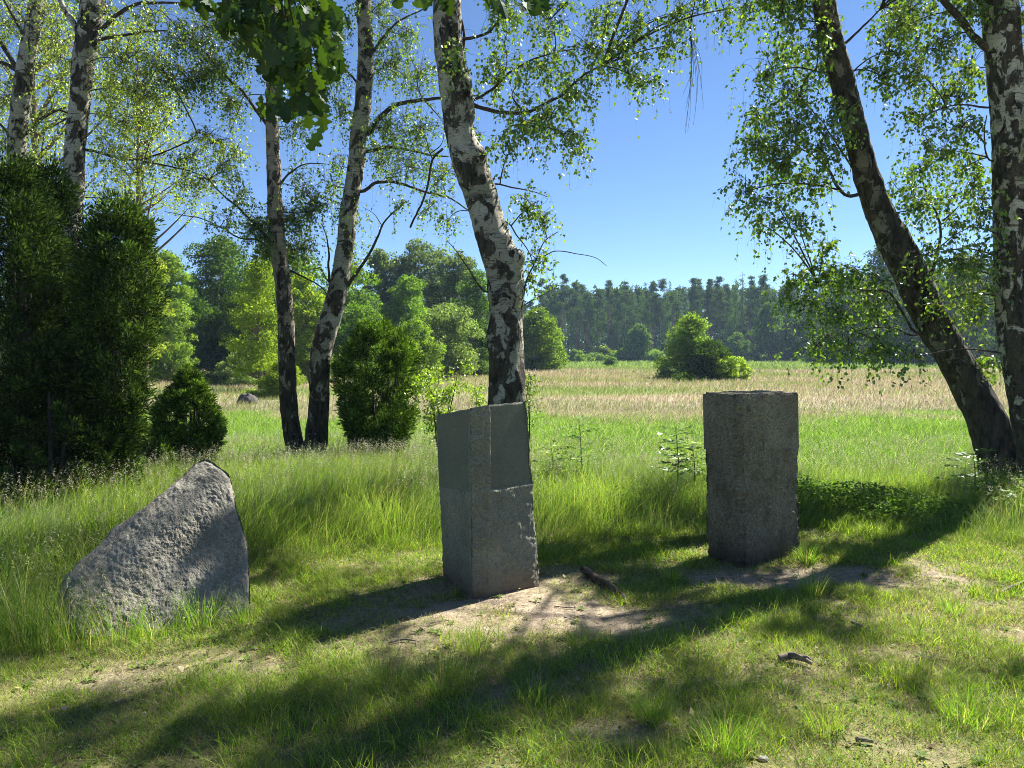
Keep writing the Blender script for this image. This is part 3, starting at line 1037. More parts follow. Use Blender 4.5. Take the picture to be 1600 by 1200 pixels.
# T5 centre
Y = 8.6
bur = [(at(812, 402, Y) + [0, -0.08, 0], .10, .085), (at(795, 372, Y) + [0, -0.15, 0], .07, .03), (at(752, 238, Y), .09, .05), (at(728, 215, Y) + [0, -.2, 0], .06, .03), (at(735, 125, Y), .09, .035), (at(770, 470, Y) + [0, -.2, 0], .09, .025)]
T5 = birch('thick crooked birch with a knobbly bent stem, directly behind the middle stone', [(696, -40, 48), (697, 0, 46), (700, 60, 48), (706, 110, 50), (714, 160, 54), (718, 205, 50), (733, 255, 56), (750, 300, 54), (762, 345, 54), (776, 385, 60), (787, 420, 62), (791, 470, 58), (790, 530, 58), (791, 590, 60), (791, 650, 62)], Y,
           [([(738, 160), (775, 170), (815, 172), (845, 163), (880, 142), (905, 120), (925, 105), (955, 92)], .026, .008), ([(738, 152), (770, 132), (800, 106), (840, 85), (880, 74), (900, 72)], .018, .005), ([(724, 56), (755, 50), (775, 32), (790, 5), (805, -20)], .020, .008), ([(770, 285), (800, 290), (830, 296), (855, 305)], .012, .004),
            ([(815, 470), (822, 440), (838, 405), (850, 378), (872, 362)], .013, .004), ([(838, 405), (868, 392), (900, 396), (930, 402), (948, 415)], .008, .003), ([(790, 345), (810, 370), (828, 395), (835, 420)], .010, .004), ([(812, 480), (830, 470), (850, 460), (864, 452)], .009, .003), ([(757, 455), (735, 425), (715, 395), (698, 375)], .012, .004), ([(815, 172), (800, 150), (806, 135)], .010, .004), ([(846, 165), (855, 190), (862, 205)], .008, .003),
            ([(735, 150), (722, 100), (724, 50), (715, 10)], .022, .015)],
           [(790, 110, 50, 45, 1.0), (850, 110, 48, 42, 1.2), (815, 200, 45, 32, 1.2), (860, 185, 42, 38, 1.2), (900, 150, 40, 38, .9), (930, 80, 55, 42, 1.0), (980, 100, 45, 40, 1.0), (1010, 130, 22, 30, .6), (1000, 40, 48, 38, .9), (860, 30, 65, 36, 1.1), (780, 20, 45, 35, .9), (950, 20, 50, 30, .8), (885, 225, 30, 24, .9), (795, 240, 25, 22, .6), (830, 320, 32, 24, .8), (845, 345, 20, 20, .5), (845, 410, 18, 22, .4), (1066, 20, 22, 38, .9), (1050, 70, 16, 26, .8), (715, 90, 22, 30, .5, -.3), (745, 225, 25, 22, .5), (1100, 10, 45, 20, .4), (830, 440, 12, 12, .3), (912, 230, 14, 14, .5), (1160, 12, 40, 20, .7)], M_bark, 105, (791, 70),
           up=[(at(700, -60, Y)[0], Y + .1, 6.6, .17), (at(700, -60, Y)[0] + .3, Y + .2, 8.5, .12), (at(700, -60, Y)[0] + .3, Y, 10.5, .05)], upclouds=[upc(.6, 8.4, 6.2, .9, 90), upc(-.3, 8.2, 7.2, 1.0, 100), upc(1.8, 8.3, 6.6, .9, 70)], burls=bur, cols=LEAF_COLS * 1.1, dens=0.68, leafL=.048)
# T6 leaning
Y = 8.7
birch('leaning dark birch, slanting from the foot of the right hand birch towards the upper left', [(1268, -40, 34), (1283, 0, 36), (1294, 45, 36), (1307, 90, 37), (1322, 140, 38), (1336, 190, 39), (1350, 240, 39), (1364, 285, 40), (1381, 330, 45), (1403, 375, 52), (1424, 415, 54), (1443, 460, 54), (1466, 510, 54), (1493, 560, 54), (1519, 610, 56), (1541, 655, 60), (1558, 700, 66)], Y,
      [([(1352, 300), (1330, 303), (1312, 285), (1300, 262), (1275, 240), (1255, 228)], .024, .008), ([(1348, 272), (1325, 240), (1302, 205), (1290, 185)], .014, .005), ([(1436, 520), (1415, 490), (1400, 465), (1388, 455), (1350, 452), (1310, 444), (1275, 440)], .017, .005), ([(1432, 524), (1400, 512), (1365, 512), (1335, 520)], .010, .004), ([(1455, 445), (1468, 410), (1474, 380), (1474, 345), (1455, 300), (1445, 270)], .022, .007), ([(1474, 385), (1500, 365), (1540, 345), (1580, 330)], .009, .003),
       ([(1474, 345), (1495, 325), (1512, 300)], .009, .003), ([(1335, 110), (1300, 112), (1270, 110)], .015, .005), ([(1500, 600), (1530, 575), (1560, 570)], .008, .003), ([(1318, 70), (1350, 40), (1380, 10)], .02, .006)],
      [(1240, 85, 48, 35, 1.0), (1200, 120, 35, 32, .9), (1275, 60, 35, 32, 1.0), (1250, 150, 48, 35, 1.3), (1190, 185, 42, 30, 1.1), (1240, 205, 52, 34, 1.6), (1180, 235, 45, 26, 1.1), (1280, 240, 45, 32, 1.5), (1215, 265, 50, 28, 1.3), (1165, 300, 36, 28, .8), (1265, 290, 45, 26, 1.1), (1215, 320, 38, 22, .6), (1290, 120, 30, 35, 1.0), (1310, 180, 28, 35, 1.0), (1190, 350, 26, 28, .6), (1250, 360, 36, 24, .7), (1285, 390, 35, 22, .7), (1290, 435, 55, 30, 1.2), (1345, 430, 45, 30, 1.2), (1370, 480, 45, 30, 1.3), (1310, 490, 45, 24, 1.1), (1275, 540, 36, 24, 1.0), (1330, 555, 28, 14, .6), (1385, 545, 36, 26, 1.1), (1240, 445, 32, 22, .9), (1255, 485, 26, 22, .7),
       (1390, 80, 34, 42, 1.0), (1380, 120, 28, 30, .9), (1410, 300, 32, 36, .9), (1440, 270, 32, 30, .9), (1430, 330, 30, 24, .8), (1480, 310, 32, 30, .8), (1520, 290, 26, 26, .7), (1545, 570, 26, 14, .9), (1530, 595, 12, 18, .8), (1400, 30, 40, 30, .9), (1170, 20, 34, 22, .8), (1225, 30, 42, 26, 1.0)], M_bark_dark, 106, (1572, 74),
      up=[(at(1256, -60, Y)[0], Y, 5.9, .10), (at(1262, -60, Y)[0], Y + .2, 6.8, .05), (at(1285, -60, Y)[0], Y + .4, 7.6, .02)], upclouds=[shade_at(352, 850, 4.85, 5.6, .13, 16), shade_at(375, 905, 4.7, 5.7, .13, 14), shade(520, 965, 5.6, .40, 60), shade(470, 985, 5.9, .35, 45), shade(580, 945, 5.5, .3, 35), shade(150, 1120, 6.4, .3, 30), shade(30, 1150, 6.6, .3, 30), shade(620, 1000, 5.8, .2, 10), shade(650, 1080, 6.0, .42, 40), shade(800, 1060, 5.6, .40, 45), shade(950, 1015, 5.6, .36, 42), shade(1070, 970, 5.4, .30, 50), shade(500, 1130, 6.4, .42, 50), shade(720, 1150, 6.2, .35, 30), shade(320, 1165, 6.6, .35, 45), shade(100, 1185, 6.6, .35, 30), shade(870, 1110, 6.2, .35, 35), shade(600, 1190, 6.6, .3, 30), shade(400, 1190, 6.8, .35, 30)], cols=DK * 1.3, dens=0.6, leafL=.05)
# T7 right edge
Y = 8.2
birch('thick birch with black diamond marks, upright at the right edge', [(1544, -40, 52), (1549, 0, 54), (1558, 60, 54), (1567, 130, 54), (1575, 200, 54), (1581, 280, 54), (1586, 360, 54), (1589, 440, 54), (1594, 520, 54), (1604, 600, 52), (1613, 660, 54), (1622, 720, 59)], Y,
      [([(1540, 80), (1510, 55), (1490, 30), (1465, 0), (1450, -30)], .042, .03), ([(1585, 30), (1605, 15), (1630, -10)], .03, .02), ([(1590, 110), (1620, 80), (1660, 60)], .03, .01), ([(1545, 250), (1538, 210), (1542, 180)], .012, .005), ([(1540, 170), (1500, 165), (1470, 170)], .014, .005)],
      [(1420, 40, 38, 38, 1.1), (1470, 80, 42, 38, 1.2), (1430, 110, 36, 38, 1.1), (1480, 150, 42, 36, 1.2), (1440, 190, 34, 34, 1.0), (1500, 200, 36, 34, 1.1), (1460, 235, 34, 26, .9), (1515, 110, 28, 38, 1.0), (1510, 20, 40, 28, 1.0), (1510, 260, 30, 30, .9), (1530, 330, 28, 32, .9), (1490, 355, 30, 28, .7), (1500, 420, 42, 32, 1.1), (1535, 400, 28, 30, 1.0), (1480, 470, 38, 24, .8), (1545, 455, 22, 30, .8), (1450, 400, 26, 24, .7), (1620, 60, 40, 60, 1.0), (1625, 200, 32, 60, .8), (1605, 330, 20, 40, .5), (1590, 20, 30, 25, .8), (1520, 480, 30, 24, .9), (1430, 560, 14, 10, .2)], M_bark_diamond, 107, (1632, 84),
      up=[(at(1540, -60, Y)[0], Y, 6.4, .17), (at(1540, -60, Y)[0], Y, 8.2, .12), (at(1540, -60, Y)[0], Y, 10.2, .05)], upclouds=[shade(1000, 895, 6.2, .35, 50), shade(1000, 815, 6.6, .4, 50), shade(1350, 905, 6.4, .25, 26), shade(1450, 835, 6.8, .4, 25), shade(1080, 1080, 6.2, .3, 25), shade(1250, 1000, 6.2, .25, 14), shade(950, 1180, 6.6, .3, 22), shade(350, 900, 6.6, .25, 20), shade(1420, 1080, 6.0, .3, 16), shade(1270, 985, 6.2, .35, 22), shade(1150, 1130, 6.3, .3, 16), shade(1330, 1010, 6.1, .3, 16), shade(1560, 1060, 5.9, .35, 18), shade(1030, 1160, 6.5, .35, 24), shade(1240, 1090, 6.1, .25, 10)], cols=LEAF_COLS, dens=0.55, leafL=.048)

# ------------------------------------------------------------------ an oak: trunk beside the photographer, twigs with big lobed leaves hanging into the top of the view
def oak_leaf_shape():
    # outline of one lobed leaf, stalk at (0,0), tip at (0,1)
    half = [(0.0, 0.02), (0.07, 0.10), (0.16, 0.20), (0.10, 0.27), (0.13, 0.33), (0.26, 0.40), (0.27, 0.46), (0.16, 0.52), (0.17, 0.58), (0.31, 0.68), (0.30, 0.74), (0.18, 0.76), (0.17, 0.81), (0.20, 0.90), (0.12, 0.96), (0.0, 1.0)]
    return half


def oak_leaves(mb, pos, axis, nor, L, col, g):
    half = oak_leaf_shape()
    n = len(half)
    ax = unit(axis)
    sd = unit(np.cross(ax, nor))
    up = np.cross(sd, ax)
    xs = np.array([h[0] for h in half])
    ys = np.array([h[1] for h in half])
    curl = g.uniform(-0.25, 0.25, len(pos))
    for sgn in (-1, 1):
        mid = pos[:, None] + ax[:, None] * (ys[None, :, None] * L[:, None, None]) + up[:, None] * (curl[:, None] * ys[None] ** 2 * L[:, None])[..., None]
        jx = xs[None] * (1 + 0.15 * g.normal(size=(len(pos), n)))
        edge = mid + sgn * sd[:, None] * (jx * L[:, None] * 1.12)[..., None] + up[:, None] * (xs[None] * 0.22 * L[:, None])[..., None]
        V = np.stack([mid, edge], 2)
        b = np.arange(len(pos))[:, None] * n * 2
        k = np.arange(n - 1)[None] * 2
        Q = np.stack([b + k, b + k + 1, b + k + 3, b + k + 2], -1).reshape(-1, 4)
        C = np.repeat(col, n * 2, axis=0)
        mb.quads(V.reshape(-1, 3), Q, C)


g = np.random.default_rng(55)
oakbase = np.array([-3.4, -0.8, 0.0])
oak = thing('oak_tree', oakbase, 'oak branch with big lobed dark leaves hanging into the top left of the view', 'tree')
mb = MB()
S = spline(np.array([(-3.4, -.8, -.2, .34), (-3.4, -.8, .2, .30), (-3.35, -.75, 1.5, .25), (-3.2, -.6, 3.2, .22), (-3.1, -.4, 5.0, .17), (-3.2, -.3, 7.2, .09)]), 0.06)
trunk_mesh(mb, S[:, :3], S[:, 3], 77)
mb.build('trunk', M_farbark, oak, smooth=True, origin=oakbase)
mb = MB()
br = spline(np.array([(-3.18, -.55, 3.4, .09), (-2.6, .3, 3.95, .07), (-1.9, 1.3, 3.9, .05), (-1.3, 2.1, 3.55, .03), (-.85, 2.7, 3.15, .014)]), 0.08)
branch_mesh(mb, br[:, :3], br[:, 3], 3, 10)
br2 = spline(np.array([(-1.3, 2.1, 3.55, .02), (-.9, 2.35, 3.5, .014), (-.3, 2.7, 3.2, .008), (0.1, 2.9, 3.05, .004)]), 0.08)
branch_mesh(mb, br2[:, :3], br2[:, 3], 4, 8)
mb.build('branch', M_farbark, oak, smooth=True, origin=oakbase)
mb = MB()
OC = np.array([(0.028, 0.058, 0.008), (0.045, 0.085, 0.011), (0.02, 0.045, 0.008), (0.03, 0.06, 0.009)])
pos, axs, nrs, Ls = [], [], [], []
spots = [(330, 8, 22, 8), (355, 30, 14, 5), (395, 25, 38, 26), (430, 55, 38, 30), (470, 30, 40, 30), (505, 50, 25, 30), (450, 100, 32, 28), (490, 95, 25, 25), (440, 165, 22, 22), (480, 165, 22, 26), (500, 130, 18, 22), (415, 100, 14, 16), (505, 200, 5, 12), (465, 185, 14, 10), (440, -20, 70, 20), (300, -8, 20, 8), (720, 0, 30, 4), (770, 2, 10, 4), (835, 8, 12, 8), (600, -25, 80, 10), (520, 20, 14, 20), (380, 60, 10, 8), (525, 85, 8, 12)]
cnt = [6, 3, 22, 24, 22, 13, 17, 12, 8, 9, 6, 3, 1, 3, 45, 3, 3, 2, 4, 12, 6, 2, 2]
for (px, py, rx, ry), n in zip(spots, cnt):
    for _ in range(int(n * 1.5)):
        Yd = g.uniform(2.55, 3.0)
        q = at(px + g.normal() * rx * 0.6, py + g.normal() * ry * 0.6 - 14, Yd)
        pos.append(q)
        axs.append(np.array([g.normal() * 0.55, g.normal() * 0.4, -1.0 + g.normal() * 0.25]))
        nrs.append(np.array([g.normal() * 0.6, -1 + g.normal() * 0.5, g.normal() * 0.5]))
        Ls.append(g.uniform(0.055, 0.10))
pos, axs, nrs, Ls = map(np.array, (pos, axs, nrs, Ls))
oak_leaves(mb, pos, axs, nrs, Ls, leafcol(len(pos), OC, 0.15, g), g)
# twigs from the branch to every leaf cluster
src = np.vstack([br[-14:, :3], br2[:, :3]])
ends, sts = [], []
for (px, py, rx, ry), n in zip(spots, cnt):
    q = at(px, py - 18, 2.75)
    ends.append(q)
    sts.append(src[np.linalg.norm(src - q, axis=1).argmin()])
ends, sts = np.array(ends), np.array(sts)
t_ = np.linspace(0, 1, 8)[None, :, None]
md = (ends + sts) / 2 + np.array([0, 0, 0.08])
con = (1 - t_) ** 2 * sts[:, None] + 2 * t_ * (1 - t_) * md[:, None] + t_ ** 2 * ends[:, None]
tubes(mb, con, np.linspace(0.005, 0.0015, 8)[None] * np.ones((len(ends), 1)), 5, None, 1)
mb.build('crown', [M_oak, M_twig], oak, origin=oakbase)

# ------------------------------------------------------------------ junipers
def juniper(label, x, y, prof, n, seed, lean=(0, 0), cols=None, sprig=0.06, size=(1, 1), holes=0.0, name='juniper'):
    """prof: [(z, radius)...] envelope. Upright feathery plumes whose tips reach the envelope."""
    g = np.random.default_rng(seed)
    prof = np.array(prof, float)
    zt = prof[-1, 0]
    org = np.array([x, y, 0.0])
    tt = thing(name, org, label, 'juniper')
    mb = MB()
    stems = []
    for k in range(7):
        a = g.uniform(0, 6.28)
        rr = g.uniform(0.1, 0.55) * prof[:, 1].max()
        top = np.array([math.cos(a) * rr, math.sin(a) * rr, zt * g.uniform(0.55, 0.85)])
        P = np.array([[top[0] * 0.1, top[1] * 0.1, -0.05], [top[0] * 0.6, top[1] * 0.6, top[2] * 0.35], [top[0], top[1], top[2]]])
        P = spline(P, 0.12) + org
        branch_mesh(mb, P, np.linspace(0.035, 0.01, len(P)), seed + k, 7)
        stems.append(P)
    mb.build('trunk', M_twig, tt, smooth=True, origin=org)
    mb = MB()
    # plumes
    npl = max(30, n // 170)
    u = g.uniform(0, 1, npl)
    zc = np.interp(u, np.linspace(0, 1, 40), np.linspace(prof[0, 0], zt, 40))
    a = g.uniform(0, 2 * math.pi, npl)
    R0 = np.interp(zc, prof[:, 0], prof[:, 1])
    lump = 1 + 0.16 * vnoise(np.stack([np.cos(a) * 1.6, np.sin(a) * 1.6, zc * 1.4], -1) + seed, seed)
    inner = np.where(g.uniform(size=npl) < 0.3, g.uniform(0.45, 0.85, npl), g.uniform(0.88, 1.04, npl))
    rad = R0 * lump * inner
    c = np.stack([np.cos(a) * rad * size[0], np.sin(a) * rad * size[1], zc], -1) + org
    c[:, 0] += lean[0] * zc / zt
    c[:, 1] += lean[1] * zc / zt
    outd = np.stack([np.cos(a), np.sin(a), np.zeros(npl)], -1)
    ax = unit(outd * g.uniform(0.25, 0.8, (npl, 1)) + np.array([0, 0, 1.0]) + g.normal(size=(npl, 3)) * 0.2)
    PL = g.uniform(0.16, 0.36, npl) * np.clip(zt / 2.2, 0.55, 1.2)
    per = n // npl
    k = np.repeat(np.arange(npl), per)
    m = len(k)
    t = g.uniform(0, 1, m) ** 0.8
    w = (0.115 * np.sin(np.clip(t, 0.05, 1) * 2.75) + 0.008) * np.clip(zt / 2.2, 0.6, 1.0) * g.uniform(.7, 1.3, npl)[k]
    rr = rdir(m, g)
    p = c[k] - ax[k] * (PL[k] * 0.55)[:, None] + ax[k] * (PL[k] * t * 1.1)[:, None] + rr * (w * g.uniform(0.3, 1, m))[:, None]
    d = unit(ax[k] * 0.9 + rr * 1.0 + outd[k] * 0.2)
    cols = cols if cols is not None else np.array([(0.017, 0.034, 0.007), (0.026, 0.050, 0.009), (0.012, 0.026, 0.006), (0.045, 0.078, 0.013)])
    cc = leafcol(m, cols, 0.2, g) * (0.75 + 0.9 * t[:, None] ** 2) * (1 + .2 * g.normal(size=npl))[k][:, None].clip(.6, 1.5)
    L = sprig * g.uniform(0.6, 1.35, m)
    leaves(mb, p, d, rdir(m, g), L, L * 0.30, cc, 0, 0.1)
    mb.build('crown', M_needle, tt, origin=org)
    return tt


def px2x(px, Y):
    return (px - 800) / F * Y


Y = 8.2
juniper('huge dark juniper column, leftmost and tallest, cut by the left edge', px2x(15, Y), Y, [(0.0, .55), (.5, .70), (1.2, .74), (2.0, .68), (2.6, .52), (3.1, .34), (3.5, .12)], 85000, 201, sprig=0.05)
Y = 8.9
juniper('dark narrow juniper column between its two tall neighbours, a birch stem behind it', px2x(88, Y), Y, [(0.6, .2), (2.0, .32), (2.8, .34), (3.3, .24), (3.6, .06)], 34000, 202, sprig=0.05)
Y = 8.1
juniper('tall dark juniper with sunlit right side, right one of the big left group', px2x(174, Y), Y, [(0.05, .10), (.4, .13), (.9, .20), (1.5, .30), (2.1, .34), (2.6, .28), (2.9, .17), (3.06, .05)], 56000, 203, lean=(.12, 0), cols=np.array([(0.022, 0.044, 0.008), (0.034, 0.064, 0.011), (0.016, 0.034, 0.007), (0.07, 0.115, 0.017)]), sprig=0.05)
Y = 7.8
juniper('low spreading dark juniper at the foot of the big left group', px2x(75, Y), Y, [(0.0, .55), (.4, .58), (.9, .5), (1.3, .35), (1.6, .15)], 30000, 207, sprig=0.05)
Y = 10.6
JC = np.array([(0.045, 0.09, 0.012), (0.07, 0.13, 0.016), (0.028, 0.06, 0.010), (0.14, 0.22, 0.028)])
juniper('small pointed juniper standing alone in the meadow behind the left slab', px2x(294, Y), Y, [(0.0, .28), (.25, .40), (.55, .42), (.8, .36), (1.0, .24), (1.15, .12), (1.3, .03)], 30000, 204, cols=JC, sprig=0.055)
juniper('tiny ragged juniper seedling left of the small pointed one', px2x(232, 9.6), 9.6, [(0.0, .25), (.2, .30), (.34, .2), (.48, .05)], 4200, 206, cols=JC, sprig=0.05)
Y = 11.6
juniper('rounded juniper bush half in sun, right of the birch pair', px2x(590, Y), Y, [(0.05, .32), (.4, .45), (.8, .58), (1.2, .62), (1.5, .55), (1.75, .38), (1.95, .14)], 46000, 205, cols=JC, sprig=0.06)

# ------------------------------------------------------------------ background trees, each its own
def bgtree(label, px, Y, top_py, wpx, seed, cols, n=7000, leaf=0.13, shape='round', trunk=True, base_h=0.12, name='leafy_tree', cat='tree', group=None, depth=1.0, mat=None, open_=0.0, tilt=0.0):
    g = np.random.default_rng(seed)
    x = px2x(px, Y)
    top = at(px, top_py, Y)[2]
    w = wpx / F * Y * 1.12
    n = int(n * 2.5)
    leaf = leaf * 1.12
    org = np.array([x, Y, 0.0])
    tt = thing(name, org, label, cat, group)
    zb = top * base_h
    nc = 150 if shape != 'bush' else 50
    # crown profile
    def prof(t):
        if shape == 'round':
            return np.sqrt(np.clip(1 - ((t - 0.45) / 0.56) ** 2, 0.02, 1))
        if shape == 'oval':
            return np.sqrt(np.clip(1 - ((t - 0.4) / 0.62) ** 2, 0.02, 1)) * (1 - 0.25 * t)
        if shape == 'cone':
            return np.clip(1.05 - t, 0.05, 1) ** 0.8
        return np.sqrt(np.clip(1 - ((t - 0.3) / 0.72) ** 2, 0.02, 1))
    t = g.uniform(0, 1, nc)
    a = g.uniform(0, 2 * math.pi, nc)
    r = prof(t) * (w / 2) * g.uniform(0.25, 1.0, nc) * (1 + 0.2 * np.sin(a * 3 + seed + t * 5))
    cc = np.stack([np.cos(a) * r, np.sin(a) * r * depth, zb + t * (top - zb) * 0.93], -1) + org
    cr = g.uniform(0.04, 0.17, nc) * w * (0.65 + 0.5 * prof(t))
    cc[:, 0] += tilt * t * w
    mb = MB()
    tw = np.clip(top * 0.018, 0.02, 0.11)
    S = spline(np.array([(0, 0, -.2, tw), (0.02 * w, 0, zb, tw * .9), (-0.02 * w, 0.02, top * .5, tw * .6), (0, 0, top * .88, tw * .15)]) + np.array([x, Y, 0, 0]), max(0.2, top / 30))
    branch_mesh(mb, S[:, :3], S[:, 3], seed, 8)
    # limbs to the clumps
    k = g.choice(nc, nc // 2, replace=False)
    s = np.array([S[np.argmin(np.abs(S[:, 2] - max(zb * 0.8, cc[q, 2] - r[q] * 0.9))), :3] for q in k])
    tt_ = np.linspace(0, 1, 5)[None, :, None]
    P = s[:, None] * (1 - tt_) + cc[k][:, None] * tt_ + np.array([0, 0, 1.0]) * (tt_ * (1 - tt_)) * -0.15 * r[k][:, None, None]
    tubes(mb, P, np.linspace(tw * .35, tw * .06, 5)[None] * np.ones((len(k), 1)), 4)
    mb.build('trunk', M_farbark, tt, smooth=True, origin=org)
    mb = MB()
    pr = cr ** 2
    kk = g.choice(nc, n, p=pr / pr.sum())
    d = rdir(n, g)
    d[:, 2] = np.where(d[:, 2] < -0.2, d[:, 2] * 0.5, d[:, 2])
    p = cc[kk] + d * (cr[kk] * g.uniform(0.45, 1.12, n) ** 0.6)[:, None] * np.array([1, 1, 0.8])
    ok = p[:, 2] > 0.02
    p, d, kk = p[ok], d[ok], kk[ok]
    tint = 1 + 0.13 * g.normal(size=(nc, 1))
    ax = unit(rdir(len(p), g) + np.array([0, 0, -0.35]))
    L = leaf * g.uniform(0.5, 1.3, len(p))
    leaves(mb, p, ax, unit(d + rdir(len(p), g) * 0.8), L, L * 0.62, leafcol(len(p), cols, 0.16, g) * tint[kk].clip(.7, 1.35), 0, 0.15)
    mb.build('crown', mat or M_far, tt, origin=org)
    return tt


G_oak = np.array([(0.052, 0.105, 0.008), (0.070, 0.13, 0.010), (0.040, 0.085, 0.007)])
G_bir = np.array([(0.14, 0.23, 0.035), (0.17, 0.26, 0.04), (0.11, 0.19, 0.03)])
G_wil = np.array([(0.13, 0.19, 0.075), (0.155, 0.215, 0.09), (0.10, 0.155, 0.055)])
G_yel = np.array([(0.23, 0.34, 0.03), (0.27, 0.37, 0.035), (0.19, 0.29, 0.03)])
G_mid = np.array([(0.09, 0.17, 0.022), (0.11, 0.195, 0.027), (0.07, 0.14, 0.02)])
bgg = 'broadleaved trees across the meadow on the left'
T = [
    ('big rounded dark oak standing behind the small pointed juniper', 352, 52, 362, 130, G_oak, 15000, .15, 'round', .05),
    ('broad green oak crown between the dark oak and the birch pair', 440, 50, 372, 130, G_mid, 14000, .15, 'round', .05),
    ('light green birch just right of the tall junipers', 262, 40, 385, 90, G_bir, 11000, .12, 'oval', .06),
    ('pale birch crown showing above the right hand tall juniper', 215, 30, 325, 90, LT, 9000, .09, 'oval', .2),
    ('mid green tree wedged between light birch and dark oak', 300, 60, 420, 60, G_mid, 7000, .15, 'oval', .1),
    ('grey green tree with open rounded top, tallest of the distant group', 655, 66, 372, 110, G_wil * .8, 11000, .19, 'round', .15),
    ('narrow grey green tree just left of the tallest distant one', 592, 64, 382, 70, G_wil * .8, 7500, .19, 'oval', .12),
    ('dark green tree just behind the bent birch stem', 545, 56, 400, 90, G_mid, 9000, .15, 'round', .05),
    ('grey green tree to the left of the crooked birch stem', 712, 62, 384, 80, G_wil * .75, 8500, .18, 'round', .1),
    ('bright mid green tree in front of the tallest distant one', 640, 54, 425, 70, G_mid * 1.2, 8500, .14, 'round', .05),
    ('dusky green tree overlapping the left edge of the crooked birch', 745, 58, 415, 70, G_mid, 8000, .15, 'round', .05),
    ('silvery willow with a full rounded crown, left of the crooked birch', 700, 45, 470, 90, G_wil * 1.15, 9500, .12, 'round', .04),
    ('light green birch spire behind the rounded juniper bush', 650, 38, 495, 75, G_bir, 9500, .10, 'oval', .03),
    ('small leafy tree filling the gap beside the rounded juniper', 560, 42, 470, 80, G_mid * 1.1, 7500, .12, 'round', .03),
    ('drooping green birch at the meadow edge just right of the crooked birch', 838, 62, 478, 75, G_bir * .85, 9500, .16, 'oval', .03),
    ('slender light birch at the outer right of the left hand group', 862, 68, 505, 40, G_bir, 4500, .16, 'oval', .04),
    ('dark leafy tree in the shade left of the brown birch stem', 395, 46, 430, 70, G_oak, 7000, .13, 'round', .03),
    ('bright yellow green tree seen between the stems of the birch pair', 480, 40, 420, 70, G_yel * .8, 7500, .12, 'round', .06),
    ('bright yellow green young tree behind the slim brown birch stem', 405, 32, 395, 92, G_yel * .8, 7000, .09, 'oval', .12),
    ('open light birch crown filling the sky behind the two left hand birches', 70, 19, -160, 330, LT * 1.15, 3600, .065, 'oval', .42),
    ('airy light birch crown to the right of the two left hand birches', 225, 21, 20, 190, LT * 1.15, 2200, .065, 'oval', .48),
    ('dark tree at the far left behind the tall junipers', 60, 46, 400, 200, G_oak, 9000, .16, 'round', .03),
    ('sprawling dark tree behind the gap between junipers and pointed juniper', 170, 50, 420, 160, G_oak, 9000, .16, 'round', .03),
    ('dark shrubby tree under the edge of the left hand wood', 745, 50, 500, 60, G_oak, 5000, .13, 'bush', .0),
    ('dark shrubby tree under the grey green crowns', 690, 52, 500, 70, G_oak, 5000, .13, 'bush', .0),
    ('shaded thicket tree under the big oak crowns', 470, 48, 500, 90, G_oak, 6000, .13, 'bush', .0),
    ('shaded thicket tree behind the grey willow bush', 330, 50, 500, 80, G_oak, 6000, .13, 'bush', .0),
]
for i_, (lab, px, Y, tp, w, cols, n, lf, shp, bh) in enumerate(T):
    bgtree(lab, px, Y, tp, w, 300 + i_, cols, n, lf, shp, base_h=bh, group=bgg)
sg = 'shrubs and saplings in the meadow'
SH = [
    ('silver green willow bush at the foot of the distant dark oak', 375, 36, 553, 62, G_wil * 1.1, 4500, .09, 'bush', 0),
    ('low dark bush beside the willow bush', 415, 37, 570, 55, G_oak * 1.2, 3000, .09, 'bush', 0),
    ('small grey green bush left of the willow bush', 338, 37, 580, 34, G_wil * .8, 1800, .09, 'bush', 0),
    ('yellow green bushy birch sapling behind the slim brown birch stem', 440, 27, 560, 60, G_yel * .75, 6500, .055, 'oval', .02),
    ('low yellow green growth around the dark meadow boulder', 400, 27, 612, 50, G_bir, 1300, .05, 'bush', 0),
    ('tall light green willow on the meadow island', 1080, 45, 486, 100, G_bir * 1.1, 9500, .11, 'cone', .02),
    ('dark juniper in the middle of the meadow island', 1106, 43, 528, 54, G_oak * .7, 6500, .09, 'round', .0),
    ('bright yellow green shrub on the right of the meadow island', 1138, 42.5, 555, 46, G_yel * 1.1, 3800, .09, 'bush', 0),
    ('small bright shrub at the outer right tip of the meadow island', 1162, 43, 566, 20, G_yel * 1.1, 900, .08, 'bush', 0),
    ('thin sparse shrub at the left tip of the meadow island', 1042, 43, 570, 30, G_wil * .8, 500, .08, 'bush', .1),
    ('low dark brambles under the willow of the meadow island', 1075, 42, 586, 60, G_oak * .7, 1800, .09, 'bush', 0),
    ('little round bush alone on the far green strip', 955, 84, 557, 19, G_mid, 900, .16, 'bush', 0),
]
for i_, (lab, px, Y, tp, w, cols, n, lf, shp, bh) in enumerate(SH):
    bgtree(lab, px, Y, tp, w, 400 + i_, cols, n, lf, shp, base_h=bh, name='shrub', cat='shrub', group=sg)

